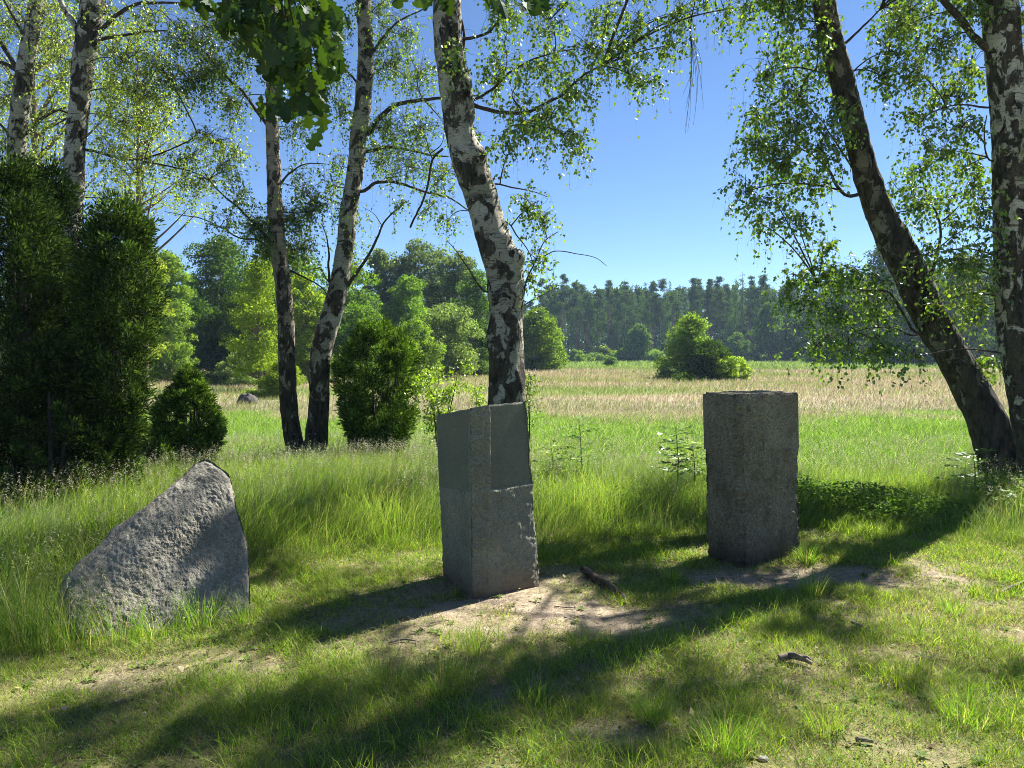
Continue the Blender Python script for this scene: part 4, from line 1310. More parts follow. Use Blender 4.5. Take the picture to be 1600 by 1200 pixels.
# ------------------------------------------------------------------ conifer forest
def conifer(kind, h, seed, origin_label, n):
    g = np.random.default_rng(seed)
    tt = thing('pine_tree' if kind == 'pine' else 'spruce_tree', (0, 0, 0), origin_label, 'tree')
    mb = MB()
    S = spline(np.array([(0, 0, -.3, .13), (.05, 0, h * .4, .10), (-.05, .03, h * .75, .06), (0, 0, h, .015)]), h / 14)
    branch_mesh(mb, S[:, :3], S[:, 3], seed, 7)
    mc = MB()
    if kind == 'pine':
        lo = g.uniform(.34, .52)
        nb = 34
        z = h * (lo + (1 - lo) * g.uniform(0, 1, nb) ** 0.85)
        a = g.uniform(0, 6.28, nb)
        t = (z / h - lo) / (1 - lo)
        r = (0.15 + 2.0 * np.clip(1 - t, 0, 1) ** 0.75 * np.clip(t * 5 + .35, 0, 1)) * g.uniform(.5, 1.05, nb) * h / 16
        end = np.stack([np.cos(a) * r, np.sin(a) * r, z + r * 0.25], -1)
        cr = g.uniform(.35, .7, nb) * h / 16
        per = n // nb
        k = np.repeat(np.arange(nb), per)
        f = g.uniform(0.45, 1.05, len(k))[:, None]
        st = np.stack([0 * z, 0 * z, z], -1)
        p = st[k] * (1 - f) + end[k] * f + rdir(len(k), g) * (cr[k] * g.uniform(0, 1, len(k)) ** .5)[:, None] * np.array([1, 1, .5])
        ax = unit(rdir(len(k), g) + np.array([0, 0, .5]) + 0.4 * (end - st)[k])
        cols = np.array([(0.038, 0.072, 0.020), (0.052, 0.092, 0.026), (0.028, 0.056, 0.017)])
        leaves(mc, p, ax, rdir(len(k), g), g.uniform(.16, .38, len(k)), g.uniform(.06, .13, len(k)), leafcol(len(k), cols, .2, g))
        tk = np.linspace(0, 1, 4)[None, :, None]
        tubes(mb, st[:, None] * (1 - tk) + end[:, None] * tk, np.linspace(.05, .015, 4)[None] * np.ones((nb, 1)), 3)
    else:
        nb = 95
        t = g.uniform(0, 1, nb) ** 1.25
        z = h * (0.03 + 0.95 * t)
        a = g.uniform(0, 6.28, nb)
        r = (0.08 + (1 - t) ** 0.8 * h * 0.15) * g.uniform(.7, 1.1, nb)
        end = np.stack([np.cos(a) * r, np.sin(a) * r, z - r * 0.30], -1)
        st = np.stack([0 * z, 0 * z, z + 0.1], -1)
        w = r ** .7
        k = g.choice(nb, n, p=w / w.sum())
        f = g.uniform(0.15, 1.05, n)[:, None]
        p = st[k] * (1 - f) + end[k] * f
        p = p + g.normal(size=(n, 3)) * np.array([.14, .14, .10]) * (.6 + f)
        ax = unit((end - st)[k] * .5 + rdir(n, g) * .8 + np.array([0, 0, -.35]))
        cols = np.array([(0.042, 0.085, 0.024), (0.058, 0.11, 0.03), (0.032, 0.068, 0.02)])
        leaves(mc, p, ax, rdir(n, g), g.uniform(.2, .42, n), g.uniform(.07, .13, n), leafcol(n, cols, .2, g))
    mb.build('trunk', M_pinebark if kind == 'pine' else M_farbark, tt, smooth=True)
    mc.build('crown', M_far, tt)
    return tt


# the wood starts 140 m away behind the meadow and comes nearer on the right
FL = np.array([(150, 112), (330, 115), (700, 135), (850, 142), (1250, 140), (1330, 122), (1420, 112), (1700, 104), (2100, 100)], float)
gF = np.random.default_rng(91)
protos = [conifer('pine', 15.5, 500 + k, 'p', 3600) for k in range(5)] + [conifer('spruce', 14.5, 520 + k, 'p', 2800) for k in range(3)]
used = [False] * len(protos)
GR_P = 'conifers along the edge of the far forest'
placed = 0


def put(k, x, y, s, sz, label, group):
    if not used[k]:
        o = protos[k]
        used[k] = True
    else:
        o = copy_tree(protos[k])
    o.location = (x, y, 0)
    o.rotation_euler = (gF.normal() * .015, gF.normal() * .015, gF.uniform(0, 6.28))
    o.scale = (s, s, sz)
    o['label'] = label
    o['group'] = group
    return o


rows = [(0, 15), (4, 16), (8, 17), (13, 18)]
for ri, (dy, sp) in enumerate(rows):
    px = 240 + gF.uniform(0, 10)
    while px < 1820:
        Y = np.interp(px, FL[:, 0], FL[:, 1]) + dy + gF.uniform(-2, 2)
        if px < 840 and ri > 1:
            px += sp * 2
            continue
        hwant = 13.9 + gF.normal() * 1.0
        if px < 840:
            hwant = 10.5 + gF.normal() * 0.8
        if px > 1290:
            hwant = 14.0 + gF.normal() * 1.0
        spr = gF.uniform() < (0.5 if ri == 0 else 0.5)
        k = int(gF.integers(5, 8)) if spr else int(gF.integers(0, 5))
        hh = hwant * (gF.uniform(.5, 1.08) if (spr and ri == 0) else 1.0)
        seg = 'seen between the trees on the left' if px < 850 else 'left of the meadow island' if px < 1010 else 'straight behind the meadow island' if px < 1180 else 'right of the meadow island' if px < 1310 else 'behind the leaning birch' if px < 1530 else 'behind the right edge birch'
        lab = ('cone shaped spruce ' if spr else 'tall dark pine ') + ('in the far forest edge ' if ri == 0 else 'inside the far forest ') + seg
        put(k, px2x(px, Y), Y, gF.uniform(.9, 1.15) * (1 if not spr else hh / 14.5), hh / (14.5 if spr else 15.5), lab, GR_P)
        placed += 1
        px += sp * gF.uniform(.7, 1.3)
print('conifers', placed)
# the depth of the wood behind its edge: one mass nobody could count
mb = MB()
for (kind, h, sd) in (('pine', 15.5, 601), ('pine', 15.0, 602), ('spruce', 15, 603)):
    g = np.random.default_rng(sd)
    N = 240
    px = g.uniform(200, 1900, N)
    Yb = np.interp(px, FL[:, 0], FL[:, 1]) + g.uniform(16, 48, N)
    x = px2x(px, Yb)
    nq = 300
    k = np.repeat(np.arange(N), nq)
    m_n = len(k)
    t = g.uniform(0, 1, m_n)
    ht = (np.where(px < 840, 10.5, h - 0.6) + g.normal(size=N) * .8)[k]
    a = g.uniform(0, 6.28, m_n)
    if kind == 'pine':
        z = ht * (0.05 + .95 * t ** .6)
        r = 2.3 * np.sqrt(np.clip(1 - t, 0.02, 1)) * g.uniform(.3, 1, m_n)
    else:
        z = ht * t
        r = (1 - t) * 2.4 * g.uniform(.3, 1, m_n) + .1
    p = np.stack([x[k] + np.cos(a) * r, Yb[k] + np.sin(a) * r, z], -1)
    leaves(mb, p, rdir(m_n, g), rdir(m_n, g), g.uniform(.5, 1.1, m_n), g.uniform(.25, .5, m_n), leafcol(m_n, np.array([(0.035, 0.062, 0.022), (0.026, 0.05, 0.018)]), .2, g))
tag(mb.build('forest', M_far), 'deep dark conifer wood filling the space behind the forest edge', 'forest', kind='stuff')

fe = 'broadleaved shrubs and young trees in front of the far forest'
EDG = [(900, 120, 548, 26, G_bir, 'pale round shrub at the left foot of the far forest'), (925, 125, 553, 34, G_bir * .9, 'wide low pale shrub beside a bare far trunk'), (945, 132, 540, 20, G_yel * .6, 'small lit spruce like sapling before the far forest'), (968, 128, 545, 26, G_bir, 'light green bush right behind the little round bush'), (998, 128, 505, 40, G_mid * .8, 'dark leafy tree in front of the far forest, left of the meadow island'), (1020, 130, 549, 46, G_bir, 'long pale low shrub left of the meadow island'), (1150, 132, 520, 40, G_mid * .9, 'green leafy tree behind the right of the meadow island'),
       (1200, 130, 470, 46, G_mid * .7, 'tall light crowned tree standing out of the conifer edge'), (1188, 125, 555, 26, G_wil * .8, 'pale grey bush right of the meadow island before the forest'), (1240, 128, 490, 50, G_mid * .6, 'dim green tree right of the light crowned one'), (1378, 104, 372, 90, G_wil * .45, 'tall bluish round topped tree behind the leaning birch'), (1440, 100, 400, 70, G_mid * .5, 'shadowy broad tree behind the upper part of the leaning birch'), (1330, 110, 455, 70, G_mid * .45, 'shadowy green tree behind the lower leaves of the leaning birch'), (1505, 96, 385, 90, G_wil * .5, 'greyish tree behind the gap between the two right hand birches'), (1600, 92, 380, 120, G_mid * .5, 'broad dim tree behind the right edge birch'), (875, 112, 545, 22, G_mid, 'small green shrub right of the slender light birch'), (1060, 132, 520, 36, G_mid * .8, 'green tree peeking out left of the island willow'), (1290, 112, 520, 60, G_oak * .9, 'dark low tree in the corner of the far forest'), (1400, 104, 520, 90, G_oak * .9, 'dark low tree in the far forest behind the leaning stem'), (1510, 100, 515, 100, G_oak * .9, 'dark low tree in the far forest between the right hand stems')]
for i_, (px, Y, tp, w, cols, lab) in enumerate(EDG):
    tall = tp < 530
    bgtree(lab, px, Y, tp, w, 450 + i_, cols, 4500 if tall else 1500, .30, 'oval' if tall else 'bush', base_h=.03, name='leafy_tree' if tall else 'shrub', cat='tree' if tall else 'shrub', group=fe)

# ------------------------------------------------------------------ grass
g = np.random.default_rng(1234)
rng = g


def wedge(n, d0, d1, power=1.0, margin=1.7):
    """points in the view's wedge (with room to spare on both sides)"""
    u = g.uniform(0, 1, n)
    d = (d0 ** (power + 1) + u * (d1 ** (power + 1) - d0 ** (power + 1))) ** (1 / (power + 1)) if power != -1 else d0 * (d1 / d0) ** u
    x = g.uniform(-1, 1, n) * (0.76 * d + margin)
    return x, d


footp = []
for o_, r_ in (((-0.02, 5.45), .46), ((1.9, 6.1), .50)):
    footp.append((o_, r_))
stonequads = [np.array([gnd(690, 893)[:2] * [1, 0] + [0, 5.45], gnd(742, 941)[:2], gnd(848, 916)[:2], (gnd(690, 893)[:2] * [1, 0] + [0, 5.45]) + gnd(848, 916)[:2] - gnd(742, 941)[:2]]),
              np.array([gnd(1103, 868)[:2], gnd(1162, 888)[:2], gnd(1254, 862)[:2], gnd(1103, 868)[:2] + gnd(1254, 862)[:2] - gnd(1162, 888)[:2]])]


def inside(x, y):
    r = np.zeros(len(x), bool)
    for q in stonequads:
        s = np.ones(len(x), bool)
        c = q.mean(0)
        for k in range(4):
            a, b = q[k], q[(k + 1) % 4]
            cr = (b[0] - a[0]) * (y - a[1]) - (b[1] - a[1]) * (x - a[0])
            cc = (b[0] - a[0]) * (c[1] - a[1]) - (b[1] - a[1]) * (c[0] - a[0])
            s &= (cr * np.sign(cc) > -0.005)
        r |= s
    # slab footprint: strip behind its face
    q = np.stack([x - p0[0], y - p0[1]], -1)
    a = q @ (u_[:2] / np.linalg.norm(u_[:2]))
    b = q @ (-n_[:2] / np.linalg.norm(n_[:2]))
    r |= (a > -.62) & (a < .47) & (b > 0.02) & (b < .75)
    return r


C_g1 = np.array([(0.175, 0.30, 0.03), (0.22, 0.35, 0.035), (0.135, 0.25, 0.025), (0.30, 0.39, 0.05), (0.35, 0.38, 0.10)])
C_dry = np.array([(0.42, 0.36, 0.19), (0.32, 0.27, 0.15), (0.50, 0.44, 0.28)])
C_tall = np.array([(0.125, 0.22, 0.035), (0.165, 0.265, 0.045), (0.10, 0.185, 0.03), (0.23, 0.30, 0.08)])
C_bright = np.array([(0.17, 0.32, 0.03), (0.20, 0.36, 0.035), (0.14, 0.27, 0.025), (0.25, 0.36, 0.09)])
C_tan = np.array([(0.37, 0.315, 0.235), (0.40, 0.34, 0.26), (0.33, 0.295, 0.20), (0.27, 0.29, 0.15)])


def pick(cols, n, var=.16):
    return leafcol(n, cols, var, g)


# turf -------------------------------------------------------------
mb = MB()
n = 690000
x, y = wedge(n, 2.3, 8.0, 0.25)
b = bare_at(x, y)
tl = tall_at(x, y)
cl = fbm2(x, y, 3.5, 3, 71)
keep = (g.uniform(size=n) > b * 1.02) & (tl < 0.6) & ~inside(x, y) & (g.uniform(size=n) < 0.66 + cl * 1.1)
x, y, cl, b = x[keep], y[keep], cl[keep], b[keep]
n = len(x)
moss = fbm2(x, y, 1.1, 3, 73)
h = (0.026 + 0.030 * g.uniform(size=n) ** 1.5 + 0.045 * np.clip(cl + 0.1, 0, 1)) * (1 - 0.4 * b)
w = np.maximum(0.0022, 0.0007 * y) * g.uniform(.7, 1.3, n)
col = pick(C_g1, n)
dry = g.uniform(size=n) < (0.14 + 0.35 * np.clip(moss, 0, 1) + 0.4 * b)
col[dry] = pick(C_dry * 0.8, dry.sum())
lean = g.uniform(0.1, 0.9, n)
lean[dry] = g.uniform(.6, 2.4, dry.sum())
blades(mb, np.stack([x, y, H(x, y) - 0.004], -1), h, w, g.uniform(0, 6.28, n), lean, g.uniform(0, .5, n), col, 2)
# loose longer blades in scattered bunches
n = 150000
x, y = wedge(n, 2.6, 7.5, 0.6)
cl = fbm2(x, y, 1.3, 3, 75) + 0.7 * fbm2(x, y, 4.5, 2, 76)
keep = (cl > 0.22) & (bare_at(x, y) < 0.35) & (tall_at(x, y) < .7) & ~inside(x, y)
x, y = x[keep], y[keep]
n = len(x)
blades(mb, np.stack([x, y, H(x, y) - 0.004], -1), g.uniform(.05, .15, n), np.maximum(.0030, .0008 * y) * g.uniform(.7, 1.3, n), g.uniform(0, 6.28, n), g.uniform(.1, .6, n), g.uniform(.1, .8, n), pick(C_g1, n), 3)
tag(mb.build('turf_grass', M_grass), kind='stuff')

# straw, dead leaves, bits on the soil -------------------------------
mb = MB()
n = 60000
x, y = wedge(n, 2.6, 7.5, 0.5)
keep = (g.uniform(size=n) < 0.2 + bare_at(x, y)) & (tall_at(x, y) < .5) & ~inside(x, y)
x, y = x[keep], y[keep]
n = len(x)
p = np.stack([x, y, H(x, y) + 0.004 + g.uniform(0, .012, n)], -1)
ax = rdir(n, g)
ax[:, 2] *= .12
C_lit = np.array([(0.30, 0.24, 0.16), (0.20, 0.14, 0.09), (0.40, 0.35, 0.27), (0.12, 0.085, 0.06)])
leaves(mb, p, ax, np.array([0, 0, 1.0]) + rdir(n, g) * .3, g.uniform(.015, .06, n), g.uniform(.0012, .005, n), pick(C_lit, n), 0, .1)
n = 1500
x, y = wedge(n, 2.6, 7.2, 0.5)
p = np.stack([x, y, H(x, y) + 0.012], -1)
leaves(mb, p, rdir(n, g) * [1, 1, .2], np.array([0, 0, 1.0]) + rdir(n, g) * .5, g.uniform(.02, .045, n), g.uniform(.012, .028, n), pick(C_lit * 1.2, n), 0, .2)
tag(mb.build('plant_litter', M_grass), kind='stuff')

# clover and other small leaves in the turf
mb = MB()
n = 60000
x, y = wedge(n, 2.6, 7.5, 0.3)
keep = (fbm2(x, y, 1.7, 3, 95) > .12) & (bare_at(x, y) < .25) & (tall_at(x, y) < .4) & ~inside(x, y)
x, y = x[keep], y[keep]
n = len(x)
p = np.stack([x, y, H(x, y) + g.uniform(.012, .05, n)], -1)
leaves(mb, p, rdir(n, g) * [1, 1, .3], np.array([0, 0, 1.0]) + rdir(n, g) * .5, g.uniform(.009, .019, n), g.uniform(.007, .013, n), pick(np.array([(0.09, 0.18, 0.03), (0.13, 0.23, 0.04), (0.07, 0.14, 0.025)]), n), 0, .15)
n = 1100
x, y = wedge(n, 2.6, 7.5, 0.5)
keep = (tall_at(x, y) < .4) & ~inside(x, y)
x, y = x[keep], y[keep]
n = len(x)
for q in range(7):        # flat rosettes
    a = q * .9 + g.uniform(0, .6, n)
    d = np.stack([np.cos(a), np.sin(a), .25 + 0 * a], -1)
    leaves(mb, np.stack([x, y, H(x, y) + .006], -1), d, np.tile([0, 0, 1.0], (n, 1)), g.uniform(.02, .05, n), g.uniform(.009, .018, n), pick(np.array([(0.10, 0.17, 0.035), (0.14, 0.21, 0.045)]), n), 0, .15)
tag(mb.build('ground_cover', M_grass), kind='stuff')

# uncut grass --------------------------------------------------------
mb = MB()


def heads(tip, az, L, w, col, k=5):
    """loose seed head: little spikelets around the top of the stem"""
    n = len(tip)
    for i in range(k):
        t = i / k
        d = rdir(n, g) * 0.5 + np.array([0, 0, -.2]) + np.stack([np.cos(az), np.sin(az), 0 * az], -1) * .5
        p = tip + np.array([0, 0, -1.0]) * (t * L)[:, None] + g.normal(size=(n, 3)) * (.10 * L)[:, None] * (0.3 + t)
        leaves(mb, p, d, rdir(n, g), L * .30, w * 1.0, col, 0, .1)


n = 270000
x, y = wedge(n, 4.0, 11.0, 0.55, 1.9)
tl = tall_at(x, y)
pxl = 800 + F * x / y
cl = fbm2(x, y, 1.5, 3, 81)
keep = (tl > 0.04) & ~inside(x, y) & (g.uniform(size=n) < .75 + cl * .6)
x, y, tl, pxl, cl = x[keep], y[keep], tl[keep], pxl[keep], cl[keep]
n = len(x)
# taller and seedier on the left; lower behind the stones and to the right
hm = np.interp(pxl, [-200, 0, 380, 560, 700, 850, 1050, 1250, 1450, 1700], [.42, .44, .50, .56, .52, .42, .38, .36, .40, .50])
hm = hm * np.interp(y, [4, 6, 7.4, 8.6, 9.6, 11], [.75, .85, 1.0, .95, .62, .48])
h = hm * (0.30 + 0.70 * tl) * g.uniform(.55, 1.15, n) * (1 + .22 * cl)
w = np.maximum(.0026, .00052 * y) * g.uniform(.7, 1.4, n)
col = pick(C_tall, n)
pale = g.uniform(size=n) < 0.16
col[pale] = pick(np.array([(0.24, 0.27, 0.10), (0.30, 0.30, 0.15)]), pale.sum())
bs = np.stack([x, y, H(x, y) - 0.01], -1)
wind = 4.0 * fbm2(x, y, 1.6, 2, 83) + g.normal(0.3, 0.9, n)
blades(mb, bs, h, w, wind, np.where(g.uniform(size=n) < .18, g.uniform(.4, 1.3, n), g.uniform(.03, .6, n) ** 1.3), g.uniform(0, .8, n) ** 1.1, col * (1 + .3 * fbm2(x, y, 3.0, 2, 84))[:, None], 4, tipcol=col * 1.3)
# flowering stems
n = 22000
x, y = wedge(n, 4.2, 13.0, 0.8, 1.9)
tl = tall_at(x, y)
pxl = 800 + F * x / y
keep = (tl > .35) & ~inside(x, y) & (g.uniform(size=n) < np.interp(pxl, [0, 350, 650, 900, 1250, 1400, 1600], [.8, .9, 1, .55, .5, .5, .8]))
x, y, pxl = x[keep], y[keep], pxl[keep]
n = len(x)
hm = np.interp(pxl, [-200, 0, 380, 560, 700, 850, 1050, 1250, 1450, 1700], [.55, .56, .62, .70, .66, .52, .46, .44, .5, .62])
h = hm * g.uniform(.8, 1.15, n) * np.interp(y, [4, 7.4, 8.8, 10, 13], [.95, 1.0, .9, .6, .5])
az = g.normal(0.2, .8, n)
cst = pick(np.array([(0.24, 0.26, 0.10), (0.30, 0.29, 0.15)]), n)
tip = blades(mb, np.stack([x, y, H(x, y)], -1), h, np.maximum(.0016, .00035 * y), az, g.uniform(.08, .45, n), g.uniform(.05, .5, n), cst, 4)
kk_ = len(mb.m)
heads(tip, az, g.uniform(.05, .10, n), np.maximum(.003, .0006 * y), pick(np.array([(0.34, 0.33, 0.23), (0.28, 0.31, 0.19), (0.40, 0.38, 0.29)]), n), 6)
for q_ in range(kk_, len(mb.m)):
    mb.m[q_][:] = 1
tag(mb.build('tall_grass', [M_grass, M_dry]), kind='stuff')

# meadow -------------------------------------------------------------
M_meadow = leaf_mat('meadow_grass', 0.45, tcol=(1.15, 1.15, 0.9), gloss=0.01, rough=0.6)
mb = MB()
n = 250000
x, y = wedge(n, 9.0, 19.5, 0.2, 2.0)
cl = fbm2(x, y, .7, 3, 85)
edge = 17.0 + 2.4 * fbm2(x, y * 0, .35, 3, 86)
isb = (y + g.normal(size=n) * 1.1 < edge) | (fbm2(x, y, .6, 2, 88) > .22)
h = (0.24 + .05 * cl) * g.uniform(.55, 1.1, n)
col = pick(C_bright, n)
t_ = ~isb
col[t_] = pick(C_tan, t_.sum(), .08)
seed_ = (g.uniform(size=n) < .10)
col[seed_] = pick(np.array([(0.38, 0.40, 0.22), (0.44, 0.44, 0.28)]), seed_.sum())
blades(mb, np.stack([x, y, H(x, y) - .01], -1), h, .00075 * y * g.uniform(.6, 1.4, n), g.normal(.2, 1.6, n), g.uniform(.05, .8, n), g.uniform(0, .8, n), col, 3, tipcol=col * np.array([1.1, 1.08, 1.0]))
n = 280000
x, y = wedge(n, 16, 75, -0.2, 2.0)
fc = ground_col(x, y)
cl = fbm2(x, y, .22, 3, 87)
h = (.22 + .06 * cl) * g.uniform(.5, 1.1, n) * np.interp(y, [16, 30, 60], [.9, 1.1, 1.5])
col = fc * (1 + .12 * g.normal(size=(n, 1))).clip(.5, 1.6)
mx_ = g.uniform(size=n) < .36 + .9 * fbm2(x * .5, y, .2, 3, 89) + .25 * np.clip((22 - y) / 6, 0, 1)
col[mx_] = pick(np.array([(0.17, 0.24, 0.06), (0.22, 0.27, 0.09)]), mx_.sum())
pk = g.uniform(size=n) < .2
col[pk] = col[pk] * np.array([1.15, .95, .95])
blades(mb, np.stack([x, y, 0 * x - .01], -1), h, .00055 * y * g.uniform(.5, 1.4, n), g.normal(.2, 1.3, n), g.uniform(.05, .5, n), g.uniform(0, .6, n), col, 2)
n = 60000
x, y = wedge(n, 55, 150, 0, 2.0)
fc = ground_col(x, y)
blades(mb, np.stack([x, y, 0 * x - .01], -1), .4 * g.uniform(.4, 1.1, n), .0013 * y * g.uniform(.5, 1.4, n), g.uniform(0, 6, n), g.uniform(.05, .5, n), g.uniform(0, .5, n), fc * (1 + .2 * g.normal(size=(n, 1))).clip(.5, 1.6), 1)
tag(mb.build('meadow_grass', M_meadow), kind='stuff')

# low leafy weeds in the shade under the right hand birches and at the grass edge ------------------------------------------
mb = MB()
for px, py, rx, ry, hh, n in ((1330, 800, .75, .55, .30, 2600), (1450, 815, .6, .4, .26, 1500), (1250, 790, .3, .4, .32, 1300), (1580, 800, .5, .5, .4, 2600), (1000, 800, .5, .3, .28, 700), (880, 760, .4, .4, .42, 700), (1090, 770, .4, .4, .42, 900), (110, 790, .5, .4, .35, 900)):
    c = gnd(px, py)
    a = g.uniform(0, 6.28, n)
    r = g.uniform(0, 1, n) ** .5
    p = np.stack([c[0] + np.cos(a) * r * rx, c[1] + np.sin(a) * r * ry, g.uniform(.25, 1, n) ** .7 * hh * np.sqrt(np.clip(1.02 - r ** 2, 0, 1))], -1)
    ok = ~inside(p[:, 0], p[:, 1])
    p = p[ok]
    n = len(p)
    leaves(mb, p, rdir(n, g) * [1, 1, .4], np.array([0, 0, .8]) + rdir(n, g) * .7, g.uniform(.025, .055, n), g.uniform(.016, .032, n), pick(np.array([(0.12, 0.22, 0.03), (0.16, 0.27, 0.04), (0.09, 0.17, 0.025)]), n), 0, .15)
tag(mb.build('undergrowth', M_grass), kind='stuff')


# single tufts one can point at --------------------------------------
def tuft(label, px, py, n, h, r, cols=C_g1, head=False, spread=.5):
    c = gnd(px, py)
    global mb
    mb = MB()
    a = g.uniform(0, 6.28, n)
    rr = g.uniform(0, 1, n) ** .6 * r
    x, y = c[0] + np.cos(a) * rr, c[1] + np.sin(a) * rr
    hh = h * g.uniform(.45, 1.1, n)
    col = pick(cols, n)
    d = g.uniform(size=n) < .12
    col[d] = pick(C_dry, d.sum())
    tip = blades(mb, np.stack([x, y, H(x, y) - .006], -1), hh, np.maximum(.0026, .0007 * c[1]) * g.uniform(.7, 1.3, n), a + g.normal(size=n) * .6, g.uniform(.02, spread, n), g.uniform(.05, .5, n), col, 4)
    if head:
        k = g.uniform(size=n) < .10
        heads(tip[k], a[k], np.full(k.sum(), .07), np.full(k.sum(), .005), pick(np.array([(0.34, 0.36, 0.20)]), k.sum()), 6)
    o = mb.build('grass_tuft', M_grass, origin=(c[0], c[1], 0))
    tag(o, label, 'grass tuft', 'taller grass tufts standing in the short turf')


tuft('dark slim grass tuft just left of the foot of the brown granite block', 1048, 912, 130, .17, .05)
tuft('upright green grass tuft in front of the right corner of the brown granite block', 1268, 935, 170, .21, .055)
tuft('yellowish grass tuft touching the right foot of the brown granite block', 1262, 880, 120, .20, .05, C_bright)
tuft('spiky tuft on the near edge of the bare soil before the leaning pillar', 742, 1030, 120, .18, .07, C_g1)
tuft('wide dark green tuft in the shade below the bare soil', 690, 1085, 420, .17, .16, C_tall)
tuft('dense shaded tuft beside the small bare hollow', 830, 1105, 300, .15, .10, C_tall)
tuft('loose green tuft left of the wide shaded one', 600, 1080, 260, .16, .13, C_tall)
tuft('bright airy tuft at the bottom edge, right of the middle', 1020, 1130, 150, .20, .08, C_bright)
tuft('tall thin leaved tuft at the bottom, left of the broken branch', 1130, 1175, 240, .20, .10, C_bright)
tuft('fan shaped tuft at the bottom below the broken branch', 1290, 1150, 150, .17, .08, C_g1)
tuft('sunny tuft near the bottom right corner', 1510, 1130, 260, .15, .12, C_bright)
tuft('small tuft alone in the sunny turf at the far right', 1490, 960, 150, .11, .08, C_bright)
tuft('grey green tuft at the bottom left of the middle', 395, 1120, 260, .14, .14, C_tall)
tuft('flowering grass clump hiding the left foot of the pale slab', 45, 1010, 420, .46, .22, C_tall, True, .35)
tuft('flowering grass clump at the left edge of the picture', -40, 985, 420, .50, .25, C_tall, True, .35)
tuft('loose flowering clump between the left edge and the slab', 110, 1012, 260, .38, .16, C_tall, True, .35)
tuft('thin flowering stalks in front of the slab left of its middle', 190, 1008, 90, .36, .12, C_bright, True, .3)
tuft('thin stalks in front of the middle of the slab', 255, 1000, 90, .28, .12, C_bright, True, .35)
tuft('green tuft in front of the right part of the slab', 318, 985, 130, .27, .10, C_bright, True, .35)
tuft('small tuft at the right foot of the slab', 382, 975, 120, .20, .08, C_bright, True, .4)


# rowan seedlings ------------------------------------------------------
def seedling(label, px, Y, h, seed, ncomp=9, cols=G_mid, bushy=1.0):
    gg = np.random.default_rng(seed)
    x = px2x(px, Y)
    org = np.array([x, Y, 0.0])
    tt = thing('rowan_seedling', org, label, 'sapling', 'rowan seedlings in the grass')
    m1 = MB()
    S = spline(np.array([(0, 0, -.05, .008), (.02, 0, h * .5, .006), (-.01, 0, h, .002)]) + np.array([x, Y, 0, 0]), .05)
    branch_mesh(m1, S[:, :3], S[:, 3], seed, 6)
    m2 = MB()
    for k in range(ncomp):
        t = .35 + .65 * k / ncomp
        a = k * 2.4 + gg.uniform(0, .5)
        p = np.array([x, Y, h * t])
        L = gg.uniform(.14, .24) * bushy * (1.2 - .5 * t)
        tk = np.linspace(0, 1, 7)
        d = np.array([math.cos(a), math.sin(a), .5])
        R_ = p + d * L * tk[:, None] + np.array([0, 0, -1]) * (.35 * L * tk ** 2)[:, None]
        tubes(m1, R_[None], np.full((1, 7), .0015), 4)
        sd = unit(np.cross(d, [0, 0, 1.0]))
        for s in (-1, 1):
            pp = R_[1:]
            ax = sd * s + d * .35 + np.array([0, 0, -.12])
            leaves(m2, pp, np.repeat(ax[None], 6, 0) + gg.normal(size=(6, 3)) * .12, np.array([0, 0, 1.0]) + gg.normal(size=(6, 3)) * .25, np.full(6, .06 * bushy), np.full(6, .022 * bushy), leafcol(6, cols, .15, gg), 0, .1)
        leaves(m2, R_[-1:], d[None], np.array([[0, 0, 1.0]]), np.array([.06]), np.array([.022]), leafcol(1, cols, .1, gg))
    m1.build('stem', M_twig, tt, origin=org)
    m2.build('foliage', M_leaf, tt, origin=org)


seedling('slim rowan seedling rising from the bright grass right of the leaning pillar', 906, 8.8, .85, 701, 12, G_mid, 1.5)
seedling('dark leafy rowan seedling just left of the brown granite block', 1058, 8.2, .80, 702, 18, G_oak * 1.2, 1.5)
seedling('bushy light rowan seedling between the dark one and the granite block', 1084, 8.4, .62, 703, 16, G_yel * .8, 1.5)
seedling('low light seedling left of the slim one beside the leaning pillar', 862, 8.6, .60, 704, 12, G_yel * .8, 1.4)
seedling('feathery seedling at the foot of the leaning birch', 1525, 7.8, .60, 705, 14, G_mid, 1.4)
seedling('small shaded seedling at the foot of the right edge birch', 1570, 7.3, .30, 706, 8, G_mid)


